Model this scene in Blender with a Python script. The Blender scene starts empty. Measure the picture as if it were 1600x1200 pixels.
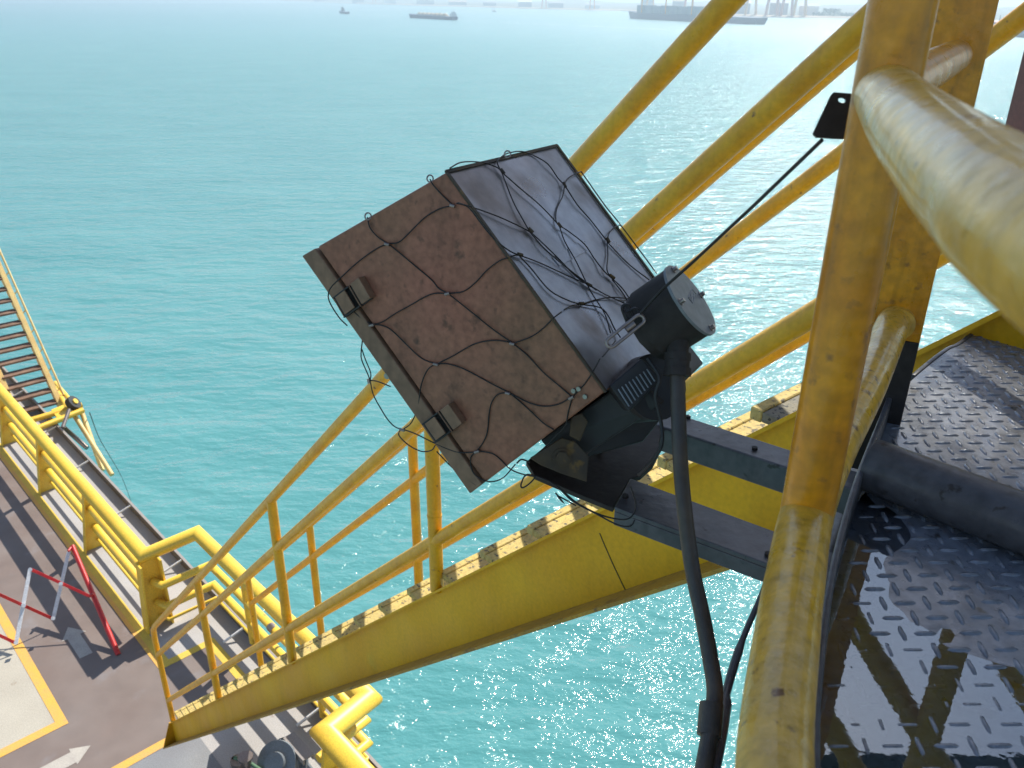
import bpy, math, random
import numpy as np
rnd = random.Random(7)
HC = 28.0                      # camera height over the sea, metres
FPX = 1300.0; PITCH = math.radians(24.9); ROLL = math.radians(0.6)
SUN_EL = math.radians(47); SUN_AZ = math.radians(26)
C = bpy.context.scene.collection
scene = bpy.context.scene
# ------------------------------------------------------------------ camera, sky, sun, exposure
Fv = np.array([0, math.cos(PITCH), -math.sin(PITCH)])
_R0 = np.array([1., 0, 0]); _U0 = np.array([0, math.sin(PITCH), math.cos(PITCH)])
Rv = math.cos(ROLL)*_R0 + math.sin(ROLL)*_U0
Uv = -math.sin(ROLL)*_R0 + math.cos(ROLL)*_U0
cd = bpy.data.cameras.new('camera'); cam = bpy.data.objects.new('camera', cd); C.objects.link(cam)
from mathutils import Matrix, Vector
cam.matrix_world = Matrix(((Rv[0], Uv[0], -Fv[0], 0), (Rv[1], Uv[1], -Fv[1], 0), (Rv[2], Uv[2], -Fv[2], HC), (0, 0, 0, 1)))
cd.sensor_width = 36; cd.lens = 36*FPX/1600; cd.clip_start = 0.02; cd.clip_end = 60000
cd.dof.use_dof = True; cd.dof.focus_distance = 1.4; cd.dof.aperture_fstop = 14.0
scene.camera = cam
w = bpy.data.worlds.new('World'); scene.world = w; w.use_nodes = True
nt = w.node_tree; bg = nt.nodes['Background']
sky = nt.nodes.new('ShaderNodeTexSky'); sky.sky_type = 'NISHITA'; sky.sun_disc = False
sky.sun_elevation = SUN_EL; sky.sun_rotation = SUN_AZ; sky.altitude = 0
sky.air_density = 1.0; sky.dust_density = 0.5; sky.ozone_density = 1.0
nt.links.new(sky.outputs[0], bg.inputs[0]); bg.inputs[1].default_value = 0.13
sl = bpy.data.lights.new('sun', 'SUN'); sl.energy = 4.7; sl.angle = math.radians(0.5); sl.color = (1, .95, .86)
so = bpy.data.objects.new('sun', sl); C.objects.link(so)
sd = np.array([math.sin(SUN_AZ)*math.cos(SUN_EL), math.cos(SUN_AZ)*math.cos(SUN_EL), math.sin(SUN_EL)])
so.rotation_euler = Vector(sd).to_track_quat('Z', 'Y').to_euler(); so.location = (20, 40, 80)
vs = scene.view_settings; vs.view_transform = 'Standard'; vs.look = 'None'; vs.exposure = 0.55; vs.gamma = 1
scene.cycles.max_bounces = 8; scene.cycles.volume_bounces = 0
scene.cycles.sample_clamp_indirect = 6

# ------------------------------------------------------------------ measuring helpers (camera-relative metres, h = metres below the eye)
A = np.array
def ray(u, v): return (u-800)/FPX*Rv - (v-600)/FPX*Uv + Fv
def at_h(u, v, h): r = ray(u, v); return r*(-h/r[2])
def at_z(u, v, z): return ray(u, v)*z
def at_plane(u, v, p0, n): r = ray(u, v); return r*((p0@n)/(r@n))
def unit(a): a = np.asarray(a, float); return a/np.linalg.norm(a)
E1 = unit([.688, -.726, 0]); E2 = A([-E1[1], E1[0], 0])
DK = 8.25
def dk(a, b, h=DK): return E1*a + E2*b + A([0, 0, -h])     # deck grid: a along the edge, b towards the sea

# ------------------------------------------------------------------ materials
def mat(name, base, rough=.5, metal=0., var=None, vscale=8., spots=None, sscale=30., sthr=.62, bump=0., bscale=60., coat=0., spec=.5, streak=None, rvar=0., detail=6, sblur=.06, fine=.22, fscale=70., grime=0.):
    m = bpy.data.materials.new(name); m.use_nodes = True; n = m.node_tree.nodes; L = m.node_tree.links
    p = n['Principled BSDF']; p.inputs['Base Color'].default_value = (*base, 1); p.inputs['Roughness'].default_value = rough
    p.inputs['Metallic'].default_value = metal; p.inputs['Specular IOR Level'].default_value = spec; p.inputs['Coat Weight'].default_value = coat
    p.inputs['Coat Roughness'].default_value = .08
    tc = n.new('ShaderNodeTexCoord'); src = tc.outputs['Object']
    if streak:
        mp = n.new('ShaderNodeMapping'); mp.inputs['Scale'].default_value = streak; L.new(src, mp.inputs[0]); ssrc = mp.outputs[0]
    else: ssrc = src
    col = None
    def noise(scale, s, det=detail):
        t = n.new('ShaderNodeTexNoise'); t.inputs['Scale'].default_value = scale; t.inputs['Detail'].default_value = det; L.new(s, t.inputs['Vector']); return t.outputs['Fac']
    def ramp(f, a, b):
        r = n.new('ShaderNodeMapRange'); r.inputs['From Min'].default_value = a; r.inputs['From Max'].default_value = b; L.new(f, r.inputs['Value']); return r.outputs['Result']
    def mix(f, a, b):
        x = n.new('ShaderNodeMix'); x.data_type = 'RGBA'; L.new(f, x.inputs['Factor'])
        for s, v in ((x.inputs[6], a), (x.inputs[7], b)):
            if isinstance(v, tuple): s.default_value = (*v, 1)
            else: L.new(v, s)
        return x.outputs[2]
    if var:
        col = mix(ramp(noise(vscale, ssrc), .35, .68), base, var)
    if spots:
        f = ramp(noise(sscale, ssrc, 8), sthr, sthr+sblur); col = mix(f, col if col is not None else base, spots)
    if grime:                                              # run-down dirt streaks, stretched along the vertical
        mg = n.new('ShaderNodeMapping'); mg.inputs['Scale'].default_value = (1, 1, .12); L.new(src, mg.inputs[0])
        fg = ramp(noise(vscale*7, mg.outputs[0], 8), .5, .78); mm = n.new('ShaderNodeMath'); mm.operation = 'MULTIPLY'; mm.inputs[1].default_value = grime; L.new(fg, mm.inputs[0])
        col = mix(mm.outputs[0], col if col is not None else base, tuple(.28*c for c in base))
    if fine:
        q = n.new('ShaderNodeMapRange'); q.inputs['From Min'].default_value = .3; q.inputs['From Max'].default_value = .7; q.inputs['To Min'].default_value = 1-fine; q.inputs['To Max'].default_value = 1+fine*.6
        L.new(noise(fscale, src, 12), q.inputs['Value']); x = n.new('ShaderNodeMix'); x.data_type = 'RGBA'; x.blend_type = 'MULTIPLY'; x.inputs['Factor'].default_value = 1
        if col is not None: L.new(col, x.inputs[6])
        else: x.inputs[6].default_value = (*base, 1)
        cmb = n.new('ShaderNodeCombineColor'); [L.new(q.outputs[0], cmb.inputs[i]) for i in range(3)]; L.new(cmb.outputs[0], x.inputs[7]); col = x.outputs[2]
    if col is not None: L.new(col, p.inputs['Base Color'])
    if rvar:
        r = n.new('ShaderNodeMapRange'); r.inputs['From Min'].default_value = .3; r.inputs['From Max'].default_value = .7
        r.inputs['To Min'].default_value = max(.02, rough-rvar); r.inputs['To Max'].default_value = min(1, rough+rvar)
        L.new(noise(vscale*2.3, src), r.inputs['Value']); L.new(r.outputs[0], p.inputs['Roughness'])
    if bump:
        b = n.new('ShaderNodeBump'); b.inputs['Strength'].default_value = 1; b.inputs['Distance'].default_value = bump
        L.new(noise(bscale, src, 5), b.inputs['Height']); L.new(b.outputs[0], p.inputs['Normal'])
    return m
YEL = (.76, .40, .012)
M = {}
M['yellow'] = mat('yellow_paint', YEL, .36, grime=.15, fine=.12, var=(.64, .31, .010), vscale=9, spots=(.16, .08, .03), sscale=24, sthr=.68, bump=.0012, bscale=45, rvar=.1)
M['yellow_near'] = mat('yellow_paint_close', (.74, .31, .005), .33, grime=.5, var=(.58, .20, .005), vscale=9, spots=(.26, .10, .02), sscale=48, sthr=.60, bump=.0012, bscale=60, rvar=.1, coat=.1, sblur=.12)
M['yellow_worn'] = mat('yellow_paint_worn', (.70, .37, .015), .34, grime=.5, var=(.62, .36, .07), vscale=16, spots=(.16, .07, .02), sscale=60, sthr=.64, bump=.0016, bscale=95, rvar=.14, coat=.22, sblur=.08)
M['yellow_deck'] = mat('yellow_pipe_paint', (.86, .58, .06), .42, var=(.80, .50, .05), vscale=2.2, spots=(.35, .2, .05), sscale=8, sthr=.72)
M['yellow_string'] = mat('yellow_stringer_paint', (.76, .43, .006), .5, spec=.3, grime=.16, fine=.1, var=(.68, .34, .005), vscale=1.6, spots=(.70, .45, .03), sscale=2.4, sthr=.66, bump=.001, bscale=25, rvar=.08, sblur=.12)
M['yellow_dirt_shade'] = mat('dirty_shaded_yellow_flange', (.30, .17, .02), .6, var=(.42, .24, .015), vscale=6, spots=(.12, .07, .03), sscale=14, sthr=.58, sblur=.15)  # dirt, with the shade at the web junction put into the brown
M['tread'] = mat('yellow_grit_tread', (.60, .45, .13), .8, var=(.50, .38, .14), vscale=10, spots=(.13, .11, .07), sscale=55, sthr=.58, bump=.003, bscale=130)
M['tread_grey'] = mat('worn_grit', (.20, .19, .16), .85, var=(.26, .23, .15), vscale=14, spots=(.05, .05, .045), sscale=70, sthr=.56, bump=.003, bscale=130)
M['grey_paint'] = mat('grey_gloss_paint', (.075, .073, .077), .36, grime=.5, var=(.105, .102, .108), vscale=7, spots=(.04, .033, .028), sscale=46, sthr=.66, bump=.0009, bscale=50, rvar=.1, spec=.35)
M['plate'] = mat('grey_plate_paint', (.17, .185, .21), .30, fine=.3, var=(.21, .225, .26), vscale=12, spots=(.06, .055, .05), sscale=30, sthr=.64, bump=.0005, bscale=120, rvar=.1, spec=.8, coat=.3)
M['dark_grey'] = mat('dark_grey_paint', (.034, .028, .024), .65, spec=.2, var=(.045, .038, .034), vscale=16, bump=.0006, bscale=90)
M['black'] = mat('soot_and_recess_black', (.012, .012, .013), .55, var=(.02, .018, .016), vscale=20)
M['brown'] = mat('brown_stained_aluminium', (.25, .115, .06), .5, grime=.45, fine=.26, fscale=110, var=(.34, .125, .075), vscale=4.5, spots=(.13, .06, .035), sscale=60, sthr=.60, rvar=.1, metal=.05, spec=.35, sblur=.14, bump=.0004, bscale=160)
M['lid'] = mat('olive_stained_lid', (.25, .14, .08), .5, grime=.4, var=(.19, .11, .065), vscale=12, metal=.05, spec=.35)
M['steel'] = mat('grimy_stainless', (.36, .37, .40), .33, metal=.75, grime=.35, fine=.12, var=(.24, .20, .185), vscale=4.2, spots=(.15, .115, .095), sscale=8, sthr=.57, rvar=.12, streak=(1., 1.6, 1.), sblur=.2, bump=.0003, bscale=40)
M['cover'] = mat('grey_cast_cover', (.19, .20, .20), .5, metal=.15, var=(.16, .17, .17), vscale=20)
M['bolt'] = mat('bolt_steel', (.35, .30, .27), .35, metal=.9)
M['rust'] = mat('rusty_bracket', (.045, .034, .024), .65, var=(.08, .05, .018), vscale=26, spots=(.16, .09, .02), sscale=30, sthr=.62, metal=.2)
M['cable'] = mat('grimy_cable', (.045, .04, .035), .5, var=(.075, .055, .035), vscale=18, bump=.0008, bscale=120)
M['wire'] = mat('dark_wire', (.03, .026, .024), .45, metal=.5)
M['wire_light'] = mat('ferrule_metal', (.30, .25, .22), .35, metal=.8)
M['deck'] = mat('light_grey_deck', (.42, .40, .38), .75, var=(.36, .34, .32), vscale=1.2, spots=(.22, .16, .12), sscale=5, sthr=.70)
M['deck_dark'] = mat('grey_deck', (.24, .245, .25), .7, var=(.20, .20, .205), vscale=1.4, spots=(.33, .31, .29), sscale=6, sthr=.7)
M['deck_brown'] = mat('brown_deck_paint', (.17, .125, .105), .7, fine=.1, fscale=3, var=(.20, .16, .14), vscale=1.0, spots=(.22, .20, .20), sscale=2.2, sthr=.6, sblur=.2, bump=.002, bscale=10)
M['deck_beige'] = mat('beige_deck_paint', (.46, .42, .34), .75, var=(.40, .36, .29), vscale=1.5, spots=(.26, .19, .13), sscale=5, sthr=.68)
M['line'] = mat('orange_line_paint', (.72, .40, .06), .7, var=(.66, .36, .10), vscale=5, spots=(.45, .25, .12), sscale=16, sthr=.66)
M['line_yellow'] = mat('yellow_line_paint', (.72, .50, .06), .7, var=(.6, .42, .07), vscale=5)
M['arrow'] = mat('faded_white_paint', (.46, .42, .36), .75, var=(.38, .34, .30), vscale=6)
M['edge_brown'] = mat('brown_edge_paint', (.10, .075, .055), .55, var=(.15, .12, .09), vscale=1.5)
M['edge_rim'] = mat('grey_rim', (.30, .27, .25), .6)
M['red'] = mat('red_barrier_paint', (.60, .025, .02), .4, var=(.5, .02, .02), vscale=8)
M['white'] = mat('white_barrier_paint', (.75, .76, .77), .4)
M['cream'] = mat('cream_yellow_paint', (.78, .58, .22), .5, var=(.66, .42, .14), vscale=3)
M['rusty_tread'] = mat('rusty_tread', (.24, .14, .09), .8, var=(.14, .08, .05), vscale=5)
M['rubber'] = mat('black_rubber', (.02, .02, .02), .6)
M['under'] = mat('brown_underside', (.10, .065, .05), .8, var=(.07, .05, .045), vscale=2)
M['maroon'] = mat('red_brown_primer', (.13, .04, .03), .6, var=(.10, .035, .03), vscale=4)
M['machine'] = mat('blue_grey_machine_paint', (.20, .23, .26), .4, var=(.16, .18, .2), vscale=4)
M['green'] = mat('dull_green_paint', (.10, .20, .12), .5)
M['hull'] = mat('dark_blue_hull', (.03, .06, .13), .6); M['hull_red'] = mat('red_hull', (.35, .05, .06), .6)
M['sup'] = mat('pale_superstructure', (.7, .7, .68), .6, var=(.6, .6, .6), vscale=.3); M['sand'] = mat('sand_cargo', (.6, .48, .33), .9, var=(.5, .4, .28), vscale=.2)
M['slate'] = mat('slate_blue_cargo', (.12, .17, .22), .7, var=(.2, .24, .26), vscale=.1)
M['land'] = mat('green_land', (.10, .12, .08), .9, var=(.16, .14, .10), vscale=.01)
M['beach'] = mat('pale_quay', (.55, .42, .30), .9)
M['crane_red'] = mat('red_crane_paint', (.55, .13, .08), .6); M['crane_orange'] = mat('orange_crane_paint', (.7, .32, .08), .6)
M['shed'] = mat('warehouse_cladding', (.32, .34, .40), .7, var=(.38, .36, .38), vscale=.02); M['shed_white'] = mat('white_cladding', (.8, .8, .78), .7)
M['wood'] = mat('far_tree_leaves', (.04, .07, .05), .9)

# ------------------------------------------------------------------ mesh builder
class MB:
    def __init__(s): s.v = []; s.f = []; s.sm = []; s.mi = []
    def _add(s, vs, fs, smooth=False, mi=0):
        o = len(s.v); s.v += [tuple(map(float, q)) for q in vs]
        for f in fs: s.f.append([i+o for i in f]); s.sm.append(smooth); s.mi.append(mi)
    def box(s, c, ax, ay, az, mi=0):               # centre and three half-axis vectors
        c, ax, ay, az = map(lambda q: np.asarray(q, float), (c, ax, ay, az))
        vs = [c+i*ax+j*ay+k*az for k in (-1, 1) for j in (-1, 1) for i in (-1, 1)]
        s._add(vs, [(0, 2, 3, 1), (4, 5, 7, 6), (0, 1, 5, 4), (2, 6, 7, 3), (0, 4, 6, 2), (1, 3, 7, 5)], mi=mi); return s
    def prism(s, pts, d, mi=0):                    # planar polygon extruded by vector d
        pts = [np.asarray(p, float) for p in pts]; d = np.asarray(d, float); n = len(pts)
        s._add(pts+[p+d for p in pts], [list(range(n))[::-1], list(range(n, 2*n))]+[(i, (i+1) % n, n+(i+1) % n, n+i) for i in range(n)], mi=mi); return s
    def hexa(s, a, b, mi=0):                       # two quads joined
        s._add(list(a)+list(b), [(3, 2, 1, 0), (4, 5, 6, 7)]+[(i, (i+1) % 4, 4+(i+1) % 4, 4+i) for i in range(4)], mi=mi); return s
    def tube(s, pts, r, n=14, closed=False, mi=0, caps=True):
        P = [np.asarray(p, float) for p in pts]; m = len(P); rr = r if hasattr(r, '__len__') else [r]*m
        T = []
        for i in range(m):
            if closed: t = P[(i+1) % m]-P[i-1]
            elif i == 0: t = P[1]-P[0]
            elif i == m-1: t = P[-1]-P[-2]
            else: t = unit(P[i+1]-P[i])+unit(P[i]-P[i-1])
            T.append(unit(t))
        up = A([0, 0, 1.]) if abs(T[0][2]) < .9 else A([1., 0, 0]); N_ = unit(np.cross(T[0], up)); vs = []
        for i in range(m):
            N_ = unit(N_-T[i]*(N_@T[i])); B_ = np.cross(T[i], N_); k = 1.
            if 0 < i < m-1:
                cc = max(.35, float(unit(P[i+1]-P[i])@T[i])); 
                side = unit(P[i+1]-P[i])-unit(P[i]-P[i-1]); ls = np.linalg.norm(side)
            else: ls = 0; cc = 1
            for j in range(n):
                a = 2*math.pi*j/n; d = N_*math.cos(a)+B_*math.sin(a)
                if ls > 1e-4: sdir = side/ls; d = d+sdir*(d@sdir)*(1/cc-1)
                vs.append(P[i]+d*rr[i])
        fs = []
        for i in range(m if closed else m-1):
            for j in range(n):
                a, b = i*n+j, i*n+(j+1) % n; c, d = ((i+1) % m)*n+(j+1) % n, ((i+1) % m)*n+j
                fs.append((a, b, c, d))
        s._add(vs, fs, True, mi)
        if caps and not closed:
            o = len(s.v)-len(vs)
            for base, rev in ((0, True), ((m-1)*n, False)):
                cv = [s.v[o+base+j] for j in range(n)]; s._add(cv, [list(range(n))[::-1] if rev else list(range(n))], mi=mi)
        return s
    def cyl(s, c, ax, r, L, n=24, r2=None, mi=0):  # along ax from c
        ax = unit(ax); return s.tube([A(c), A(c)+ax*L], [r, r2 if r2 else r], n, mi=mi)
    def build(s, name, m, parent=None, kind=None, bevel=0., seg=2):
        me = bpy.data.meshes.new(name); off = A(parent['_o']) if parent is not None else A([0, 0, 0.])
        if parent is None:
            vv = A(s.v); off = A([(vv[:, 0].min()+vv[:, 0].max())/2, (vv[:, 1].min()+vv[:, 1].max())/2, vv[:, 2].min()])
        me.from_pydata([tuple(A(q)-off) for q in s.v], [], s.f); 
        for x in (m if isinstance(m, (list, tuple)) else [m]): me.materials.append(M[x])
        me.polygons.foreach_set('use_smooth', s.sm); me.polygons.foreach_set('material_index', s.mi)
        import bmesh
        b = bmesh.new(); b.from_mesh(me); bmesh.ops.recalc_face_normals(b, faces=b.faces); b.to_mesh(me); b.free(); me.update()
        o = bpy.data.objects.new(name, me); C.objects.link(o)
        if parent is not None: o.parent = parent; o['_o'] = list(map(float, off))
        else: o.location = (off[0], off[1], off[2]+HC); o['_o'] = list(map(float, off))
        if kind: o['kind'] = kind
        if bevel:
            md = o.modifiers.new('bevel', 'BEVEL'); md.width = bevel; md.segments = seg; md.limit_method = 'ANGLE'; md.angle_limit = math.radians(40)
        return o
def tag(o, label, cat, group=None):
    o['label'] = label; o['category'] = cat
    if group: o['group'] = group
    return o
def thing(name, label, cat, p, group=None):
    o = bpy.data.objects.new(name, None); C.objects.link(o); o.empty_display_size = .1
    o.location = (p[0], p[1], p[2]+HC); o['_o'] = list(map(float, p)); return tag(o, label, cat, group)
def crom(P, k=6):
    P = [np.asarray(p, float) for p in P]; Q = [2*P[0]-P[1]]+P+[2*P[-1]-P[-2]]; out = []
    for i in range(1, len(Q)-2):
        for j in range(k):
            t = j/k; p0, p1, p2, p3 = Q[i-1:i+3]
            out.append(.5*((2*p1)+(-p0+p2)*t+(2*p0-5*p1+4*p2-p3)*t*t+(-p0+3*p1-3*p2+p3)*t**3))
    return out+[P[-1]]
Z = A([0, 0, 1.])

# ------------------------------------------------------------------ sea
def water_material():
    m = bpy.data.materials.new('sea_water'); m.use_nodes = True; n = m.node_tree.nodes; L = m.node_tree.links
    n.remove(n['Principled BSDF']); df = n.new('ShaderNodeBsdfDiffuse'); gl = n.new('ShaderNodeBsdfGlossy'); fr = n.new('ShaderNodeFresnel'); fr.inputs['IOR'].default_value = 1.36; ms = n.new('ShaderNodeMixShader')
    mn = n.new('ShaderNodeMath'); mn.operation = 'MINIMUM'; mn.inputs[1].default_value = .55; L.new(fr.outputs[0], mn.inputs[0])
    L.new(mn.outputs[0], ms.inputs[0]); L.new(df.outputs[0], ms.inputs[1]); L.new(gl.outputs[0], ms.inputs[2]); L.new(ms.outputs[0], n['Material Output'].inputs[0])
    tc = n.new('ShaderNodeNewGeometry').outputs['Position']
    def noise(scale, det, st, rot=0., rough=.55):
        mp = n.new('ShaderNodeMapping'); mp.inputs['Scale'].default_value = st; mp.inputs['Rotation'].default_value = (0, 0, rot); L.new(tc, mp.inputs[0])
        t = n.new('ShaderNodeTexNoise'); t.inputs['Scale'].default_value = scale; t.inputs['Detail'].default_value = det; t.inputs['Roughness'].default_value = rough
        L.new(mp.outputs[0], t.inputs['Vector']); return t.outputs['Fac']
    def math_(op, a, b):
        x = n.new('ShaderNodeMath'); x.operation = op
        for i, q in ((0, a), (1, b)):
            if isinstance(q, (int, float)): x.inputs[i].default_value = q
            else: L.new(q, x.inputs[i])
        return x.outputs[0]
    h = math_('MULTIPLY', noise(.16, 2, (1, 2.2, 1), -.15), .9)
    h = math_('ADD', h, math_('MULTIPLY', noise(.55, 3, (1, 1.9, 1), -.3), .36))
    h = math_('ADD', h, math_('MULTIPLY', noise(1.9, 3, (1, 1.5, 1), .25), .115))
    h = math_('ADD', h, math_('MULTIPLY', noise(6.5, 2, (1, 1.2, 1), 0), .013))
    b = n.new('ShaderNodeBump'); b.inputs['Strength'].default_value = 1.; b.inputs['Distance'].default_value = 1.0
    L.new(h, b.inputs['Height']); L.new(b.outputs[0], gl.inputs['Normal']); L.new(b.outputs[0], fr.inputs['Normal'])
    b2 = n.new('ShaderNodeBump'); b2.inputs['Strength'].default_value = .35; b2.inputs['Distance'].default_value = 1.0; L.new(h, b2.inputs['Height']); L.new(b2.outputs[0], df.inputs['Normal'])
    ln = n.new('ShaderNodeVectorMath'); ln.operation = 'LENGTH'; L.new(tc, ln.inputs[0]); lr = n.new('ShaderNodeMapRange')
    for k_, v_ in (('From Min', 40), ('From Max', 900), ('To Min', .08), ('To Max', .22)): lr.inputs[k_].default_value = v_
    L.new(ln.outputs['Value'], lr.inputs['Value']); L.new(lr.outputs[0], gl.inputs['Roughness'])
    r = n.new('ShaderNodeMapRange'); r.inputs['From Min'].default_value = .3; r.inputs['From Max'].default_value = .7
    L.new(noise(.035, 5, (1, 2.5, 1), -.2, .6), r.inputs['Value'])
    mx = n.new('ShaderNodeMix'); mx.data_type = 'RGBA'; mx.inputs[6].default_value = (.072, .252, .250, 1); mx.inputs[7].default_value = (.110, .305, .298, 1)
    L.new(r.outputs[0], mx.inputs['Factor']); L.new(mx.outputs[2], df.inputs['Color'])
    return m
M['sea'] = water_material()
sea = MB(); R_ = 9000.
sea._add([(-R_, -600, -HC), (R_, -600, -HC), (R_, 2*R_, -HC), (-R_, 2*R_, -HC)], [(0, 1, 2, 3)])
sea.build('sea', 'sea', kind='structure')

# ------------------------------------------------------------------ lower deck
slab = MB(); slab.prism([dk(-42, -9), dk(6, -9), dk(6, 3.66), dk(-42, 3.66)], -.5*Z); slab.build('lower_deck', ['deck'], kind='structure')
def sheet(name, poly, m, lift=.004):
    b = MB(); b._add([dk(a, e, DK-lift) for a, e in poly], [list(range(len(poly)))]); return b.build(name, m, kind='structure')
sheet('brown_walkway', [(-42, 1.19), (-9.35, 1.19), (-9.35, -8.9), (-8.17, -8.9), (-8.17, 3.12), (-9.46, 3.12), (-9.46, 2.5), (-42, 2.5)], 'deck_brown')
sheet('beige_deck_area', [(-42, -8.9), (-9.35, -8.9), (-9.35, 1.19), (-42, 1.19)], 'deck_beige')
sheet('grey_deck_area', [(-8.17, -8.9), (5.9, -8.9), (5.9, 2.35), (-8.17, 2.35)], 'deck_dark')
sheet('edge_line', [(-42, 2.5), (-9.40, 2.5), (-9.40, 2.61), (-42, 2.61)], 'line_yellow', .008)
sheet('edge_line', [(-42, 2.44), (-9.40, 2.44), (-9.40, 2.4999), (-42, 2.4999)], 'line', .0085)
sheet('area_line', [(-42, 1.13), (-9.28, 1.13), (-9.28, 1.25), (-42, 1.25)], 'line', .008)
sheet('area_line', [(-9.41, -8.8), (-9.28, -8.8), (-9.28, 1.1299), (-9.41, 1.1299)], 'line', .008)
sheet('area_line', [(-8.24, -8.8), (-8.12, -8.8), (-8.12, 2.2), (-8.24, 2.2)], 'line', .008)
sheet('gate_line', [(-9.52, 2.6101), (-9.40, 2.6101), (-9.40, 3.12), (-9.52, 3.12)], 'line_yellow', .0085)
sheet('gate_line', [(-9.52, 3.1201), (-8.3, 3.1201), (-8.3, 3.25), (-9.52, 3.25)], 'line_yellow', .008)
sheet('floor_arrow', [(-10.35, 1.73), (-10.35, 1.90), (-10.86, 1.90), (-10.86, 1.98), (-11.12, 1.82), (-10.86, 1.66), (-10.86, 1.73)], 'arrow', .008)
sheet('floor_arrow', [(-8.74, 1.33), (-8.86, 1.12), (-8.80, 1.12), (-8.80, .55), (-8.60, .55), (-8.60, 1.12), (-8.56, 1.12)], 'arrow', .008)
# toe plate standing along the sea edge
ep = thing('edge_plate', 'long dark brown upstand plate along the seaward edge of the lower deck', 'edge plate', dk(-14, 3.6))
b = MB(); b.prism([dk(-42, 3.625), dk(5, 3.625), dk(5, 3.64), dk(-42, 3.64)], .16*Z); b.build('plate', 'edge_brown', ep)
b = MB(); b.prism([dk(-42, 3.615, DK-.1605), dk(5, 3.615, DK-.1605), dk(5, 3.655, DK-.1605), dk(-42, 3.655, DK-.1605)], .012*Z); b.build('rim', 'edge_rim', ep)
for a in (-24.5, -22.2, -19.8, -17.5, -15.6, -13.5, -11.4, -9.3, -7.3, -6.6, -5.2):
    b = MB(); b.tube([dk(a, 3.3, DK-.03), dk(a+.05, 3.61, DK-.15)], .018, 8); b.build('brace', 'white', ep)
# ------------------------------------------------------------------ pipe guard rail of the lower deck
gr = thing('pipe_guardrail', 'heavy bright yellow pipe guard rail on tapered plates along the lower deck edge', 'guardrail', dk(-10.4, 2.85))
def railpath(h, ins=0.):
    return [dk(-30, 2.85+ins, h), dk(-10.4, 2.82+ins, h)], [dk(-10.4+ins, 2.82, h), dk(-10.42+ins, 3.6, h), dk(-6.1, 3.62, h), dk(-6.02, 3.02, h)], [dk(-6.02, 3.02, h), dk(4, 3.02, h)]
ts = railpath(7.1)
b = MB(); b.tube(ts[0]+ts[1][1:3], .098, 20); b.build('top_rail', 'yellow_deck', gr)
b = MB(); b.tube([dk(-6.6, 3.62, 7.1), dk(-6.1, 3.62, 7.1), dk(-6.02, 3.02, 7.1), dk(4, 3.02, 7.1)], .125, 22); b.build('top_rail', 'yellow_deck', gr)
for h, r, nm in ((7.5, .062, 'mid_rail'), (7.86, .062, 'low_rail'), (8.1, .026, 'toe_rail')):
    b = MB(); b.tube([dk(-30, 2.84, h), dk(-10.5, 2.84, h)], r, 14); b.build(nm, 'yellow_deck', gr)
    b = MB(); b.tube([dk(-10.3, 2.84, h), dk(-10.12, 2.9, h), dk(-10.12, 3.6, h), dk(-6.2, 3.62, h), dk(-6.1, 2.95, h)], r*.9, 14); b.build(nm, 'yellow_deck', gr)
    b = MB(); b.tube([dk(-5.9, 3.0, h), dk(4, 3.0, h)], r*.9, 14); b.build(nm, 'yellow_deck', gr)
for a in (-27.4, -25., -22.55, -20.1, -17.65, -15.24, -12.85):
    b = MB(); b.prism([dk(a, 2.60), dk(a, 3.0), dk(a, 2.93, 7.16), dk(a, 2.78, 7.16)], E1*.03)
    b.prism([dk(a+.0301, 2.60), dk(a+.0301, 2.62), dk(a+.0301, 2.80, 7.16), dk(a+.0301, 2.78, 7.16)], E1*.07)
    b.build('tapered_post', 'yellow_deck', gr, bevel=.006)
b = MB(); b.prism([dk(-10.36, 2.60), dk(-10.36, 2.98), dk(-10.36, 2.98, 7.12), dk(-10.36, 2.68, 7.12)], E1*.03)
b.prism([dk(-10.3299, 2.60), dk(-10.3299, 2.63), dk(-10.3299, 2.71, 7.14), dk(-10.3299, 2.68, 7.14)], E1*.14)
b.prism([dk(-10.3299, 2.95), dk(-10.3299, 2.98), dk(-10.3299, 2.98, 7.14), dk(-10.3299, 2.95, 7.14)], E1*.14); b.build('corner_post', 'yellow_deck', gr, bevel=.006)
b = MB(); b.prism([dk(-5.9, 2.75), dk(-5.9, 3.2), dk(-5.9, 3.12, 7.16), dk(-5.9, 2.9, 7.16)], E1*.05); b.build('corner_post', 'yellow_deck', gr, bevel=.006)
for a, hh in ((-9.0, 3.6), (-7.2, 3.62)):
    b = MB(); b.tube([dk(a, hh, 7.12), dk(a, hh, 8.2)], .05, 12); b.build('outer_post', 'yellow_deck', gr)
# clamp on the outer rail
cl = MB(); cl.tube([dk(-8.35, 3.6, 7.5), dk(-8.24, 3.6, 7.5)], .06, 14); cl.tube([dk(-8.3, 3.62, 7.56), dk(-8.3, 3.75, 7.75)], .02, 8)
tag(cl.build('pipe_clamp', 'wire_light'), 'small silver clamp round the outer yellow rail of the lower deck', 'clamp')

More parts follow.
